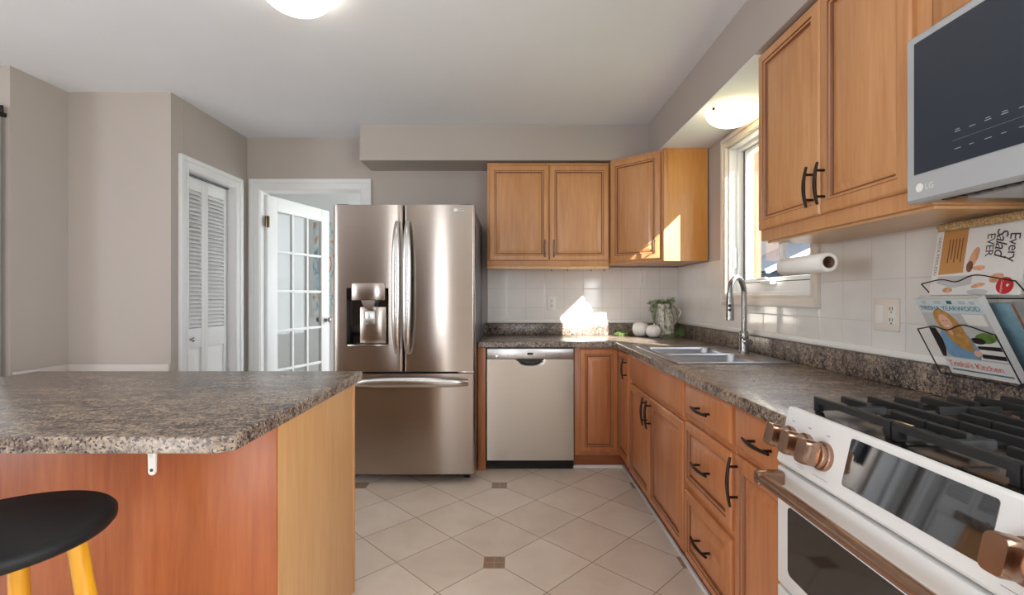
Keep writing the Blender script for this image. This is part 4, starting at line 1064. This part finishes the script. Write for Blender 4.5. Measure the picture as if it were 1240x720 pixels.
# lower pocket: book with woman in blue
F1 = tilted((1.188, 0, 1.192), (1.2985, 0, 0.9765), 1.418); Hb = 0.245; Wb = 0.193
t = thing('cookbook', 'cookbook with blonde woman in blue on its cover in lower pocket of wire rack', 'book', F1(Wb / 2, 0, 0))
MB().fbox(F1, 0.002, Wb - 0.003, 0.002, Hb - 0.002, -0.018, -0.002).build('pages', 'pages', t, smooth=0)
b = MB(); b.fbox(F1, 0, Wb, 0, Hb, -0.002, 0.0); b.fbox(F1, 0, Wb, 0, Hb, -0.020, -0.018); b.fbox(F1, Wb - 0.002, Wb, 0, Hb, -0.018, -0.002); cv = b.build('cover', 'cover_grey', t, smooth=0)
b = MB()
b.poly([(0, Hb - 0.045), (Wb, Hb - 0.045), (Wb, Hb), (0, Hb)], F1, 0.0003, 'cover_sky')
b.poly([(0, 0), (Wb, 0), (Wb, 0.055), (0, 0.055)], F1, 0.0003, 'cover_white')
b.poly([(0.11, 0.06), (Wb, 0.06), (Wb, 0.12), (0.11, 0.11)], F1, 0.0004, 'cover_white')
b.poly([(0.125, 0.065), (Wb - 0.004, 0.065), (Wb - 0.004, 0.078), (0.125, 0.078)], F1, 0.0005, 'ink'); b.poly([(0.125, 0.092), (Wb - 0.004, 0.092), (Wb - 0.004, 0.105), (0.125, 0.102)], F1, 0.0005, 'ink')
b.poly([(0.13, 0.165), (0.185, 0.165), (0.185, 0.198), (0.125, 0.198)], F1, 0.0004, 'cover_white')
b.oval(0.16, 0.128, 0.03, 0.016, F1, 0.0005, 'leafprint', rot=0.2); b.oval(0.135, 0.118, 0.02, 0.010, F1, 0.0006, 'ink')
b.poly([(0.0, 0.056), (0.012, 0.056), (0.03, 0.10), (0.022, 0.15), (0, 0.15)], F1, 0.0004, 'ink')
# portrait
b.poly([(0.022, 0.066), (0.035, 0.058), (0.115, 0.058), (0.128, 0.075), (0.118, 0.125), (0.10, 0.148), (0.045, 0.150), (0.030, 0.135)], F1, 0.0006, 'blue')
b.oval(0.078, 0.148, 0.031, 0.062, F1, 0.0007, 'hair', rot=0.18); b.oval(0.062, 0.178, 0.027, 0.036, F1, 0.0008, 'hair'); b.oval(0.092, 0.118, 0.022, 0.045, F1, 0.0008, 'hair', rot=0.15)
b.oval(0.066, 0.172, 0.0175, 0.025, F1, 0.0010, 'skin', rot=0.1); b.poly([(0.060, 0.148), (0.074, 0.150), (0.072, 0.132), (0.062, 0.130)], F1, 0.0009, 'skin')
b.oval(0.0605, 0.176, 0.0028, 0.0014, F1, 0.0012, 'dkbrown', 10); b.oval(0.0725, 0.177, 0.0028, 0.0014, F1, 0.0012, 'dkbrown', 10); b.oval(0.068, 0.160, 0.006, 0.0022, F1, 0.0012, 'cover_white', 12)
b.poly([(0.030, 0.072), (0.105, 0.060), (0.112, 0.082), (0.04, 0.092)], F1, 0.0010, 'blue'); b.oval(0.117, 0.078, 0.013, 0.009, F1, 0.0012, 'skin', rot=0.5)
tf = lambda a0, b0: (lambda a, bb, c: F1(a0 + a, b0 + bb, c))
b.text('TRISHA YEARWOOD', 0.0195, tf(0.008, Hb - 0.036), 'ink_teal', 0.0014, space=0.97)
b.text("Trisha's Kitchen", 0.0265, tf(0.008, 0.027), 'ink_red', 0.0014, space=0.93)
b.fbox(F1, 0.012, Wb - 0.01, 0.014, 0.018, 0.0003, 0.0012, m='ink_teal')
for k, a in enumerate((0.02, 0.06, 0.10, 0.135, 0.165)): b.fbox(F1, a, a + 0.014 + 0.004 * (k % 2), Hb - 0.016, Hb - 0.006, 0.0003, 0.0012, m='ink_teal' if k == 2 else 'cover_grey')
b.build('cover_print', 'ink', cv, smooth=0, normals=False)
# magazine behind it
F2 = tilted((1.252, 0, 1.165), (1.3385, 0, 1.0), 1.405); 
t = thing('magazine', 'teal-edged magazine tucked behind the cookbook in lower rack pocket', 'magazine', F2(0.1, 0, 0))
MB().fbox(F2, 0.0, 0.205, 0, 0.205, -0.008, 0.0, 0.001).build('cover', 'teal', t)
MB().fbox(F2, 0.002, 0.2055, 0.002, 0.2035, -0.007, -0.001).build('pages', 'dkbrown', t, smooth=0)
# upper pocket: salad cookbook lying on its side
F3 = tilted((1.300, 0, 1.417), (1.268, 0, 1.205), 1.462); H3, W3 = 0.210, 0.262
t = thing('cookbook', 'cream salad cookbook lying sideways with red seal in upper pocket of rack', 'book', F3(W3 / 2, 0, 0))
MB().fbox(F3, 0.003, W3 - 0.002, 0.002, H3 - 0.002, -0.016, -0.002).build('pages', 'pages', t, smooth=0)
b = MB(); b.fbox(F3, 0, W3, 0, H3, -0.002, 0); b.fbox(F3, 0, W3, 0, H3, -0.018, -0.016); cv = b.build('cover', 'cover_white', t, smooth=0)
b = MB()
b.poly([(0.022, 0.060), (0.100, 0.064), (0.100, H3), (0.022, H3)], F3, 0.0003, 'cover_tan')
for k in range(5): b.fbox(F3, 0.045 + k * 0.010, 0.048 + k * 0.010, 0.095 + 0.01 * (k % 2), 0.165, 0.0003, 0.0007, m='dkbrown')
b.poly([(0.022, 0.035), (0.07, 0.02), (0.13, 0.03), (0.13, 0.055), (0.022, 0.056)], F3, 0.0004, 'cover_grey')
b.oval(0.127, 0.105, 0.012, 0.030, F3, 0.0005, 'peach', rot=-0.3); b.oval(0.118, 0.080, 0.010, 0.016, F3, 0.0006, 'dkbrown'); b.oval(0.145, 0.075, 0.018, 0.007, F3, 0.0006, 'peach'); b.oval(0.150, 0.026, 0.020, 0.006, F3, 0.0006, 'peach', rot=0.2); b.oval(0.060, 0.014, 0.016, 0.008, F3, 0.0006, 'peach'); b.oval(0.197, 0.045, 0.02, 0.012, F3, 0.0005, 'peach', rot=0.3)
b.oval(0.150, 0.008, 0.03, 0.008, F3, 0.0005, 'cover_grey')
def down(a0, b0): return lambda a, bb, c: F3(a0 + bb, b0 - a, c)      # lettering turned a quarter clockwise
b.text('EVER', 0.031, down(0.158, H3 - 0.042), 'ink', 0.0010, space=0.9); b.text('Salad', 0.044, down(0.183, H3 - 0.030), 'ink', 0.0010, shear=0.35, space=0.85); b.text('Every', 0.038, down(0.218, H3 - 0.046), 'ink', 0.0010, shear=0.1, space=0.9)
b.text('GRETA PODLESKI', 0.0135, down(0.007, H3 - 0.035), 'dkbrown', 0.0010, space=1.12)
b.oval(0.222, 0.024, 0.0225, 0.0225, F3, 0.0008, 'red', 28); b.text('Canadian', 0.0095, down(0.212, 0.041), 'cover_white', 0.0013, shear=0.3)
b.poly([(0.226, 0.026), (0.230, 0.030), (0.232, 0.027), (0.236, 0.026), (0.232, 0.024), (0.230, 0.020), (0.226, 0.023)], F3, 0.0013, 'cover_white')
b.build('cover_print', 'ink', cv, smooth=0, normals=False)

# wire rack
t = thing('wire_rack', 'dark wire wall rack with woven top edge on the right tiles holding cookbooks', 'rack', (1.33, 1.33, 0.98))
b = MB(); wr = 0.0018; xw = XW - 0.012
for y in (1.475, 1.19): b.tube([(xw, y, 1.424), (xw, y, 0.986)], wr, 6)
def pocket(zlow, ztop_, xo, xb, yl, yr, xe=xw):
    pts = []
    for k in range(25):
        q = k / 24; y = yl + (yr - yl) * q; z = ztop_ + 0.012 * math.sin(q * 1.0 * PI) - 0.020 * math.exp(-((q - 0.42) / 0.13) ** 2) - 0.006 * math.cos(2 * PI * q)
        pts.append((xo + (0.0 if 0.04 < q < 0.96 else 0.0), y, z))
    b.tube(pts, wr, 6)
    for y in (yl, yr):
        b.tube([(xo, y, ztop_ - 0.006), (xb, y, zlow), (xe, y, zlow)], wr, 6)
    b.tube([(xb, yl, zlow), (xb, yr, zlow)], wr, 6)
pocket(1.195, 1.245, 1.252, 1.292, 1.47, 1.195)
pocket(0.9715, 1.110, 1.212, 1.282, 1.436, 1.205, 1.333)
b.build('wires', 'wire', t)
b = MB(); tw = 15
for s_ in range(3):
    pts = []
    for k in range(tw * 10 + 1):
        q = k / (tw * 10); a = 2 * PI * (q * tw + s_ / 3); pts.append((1.279 + 0.0045 * math.cos(a), 1.440 - 0.28 * q, 1.404 + 0.0085 * math.sin(a)))
    b.tube(pts, 0.0036, 6)
b.build('woven_edge', 'rope', t)
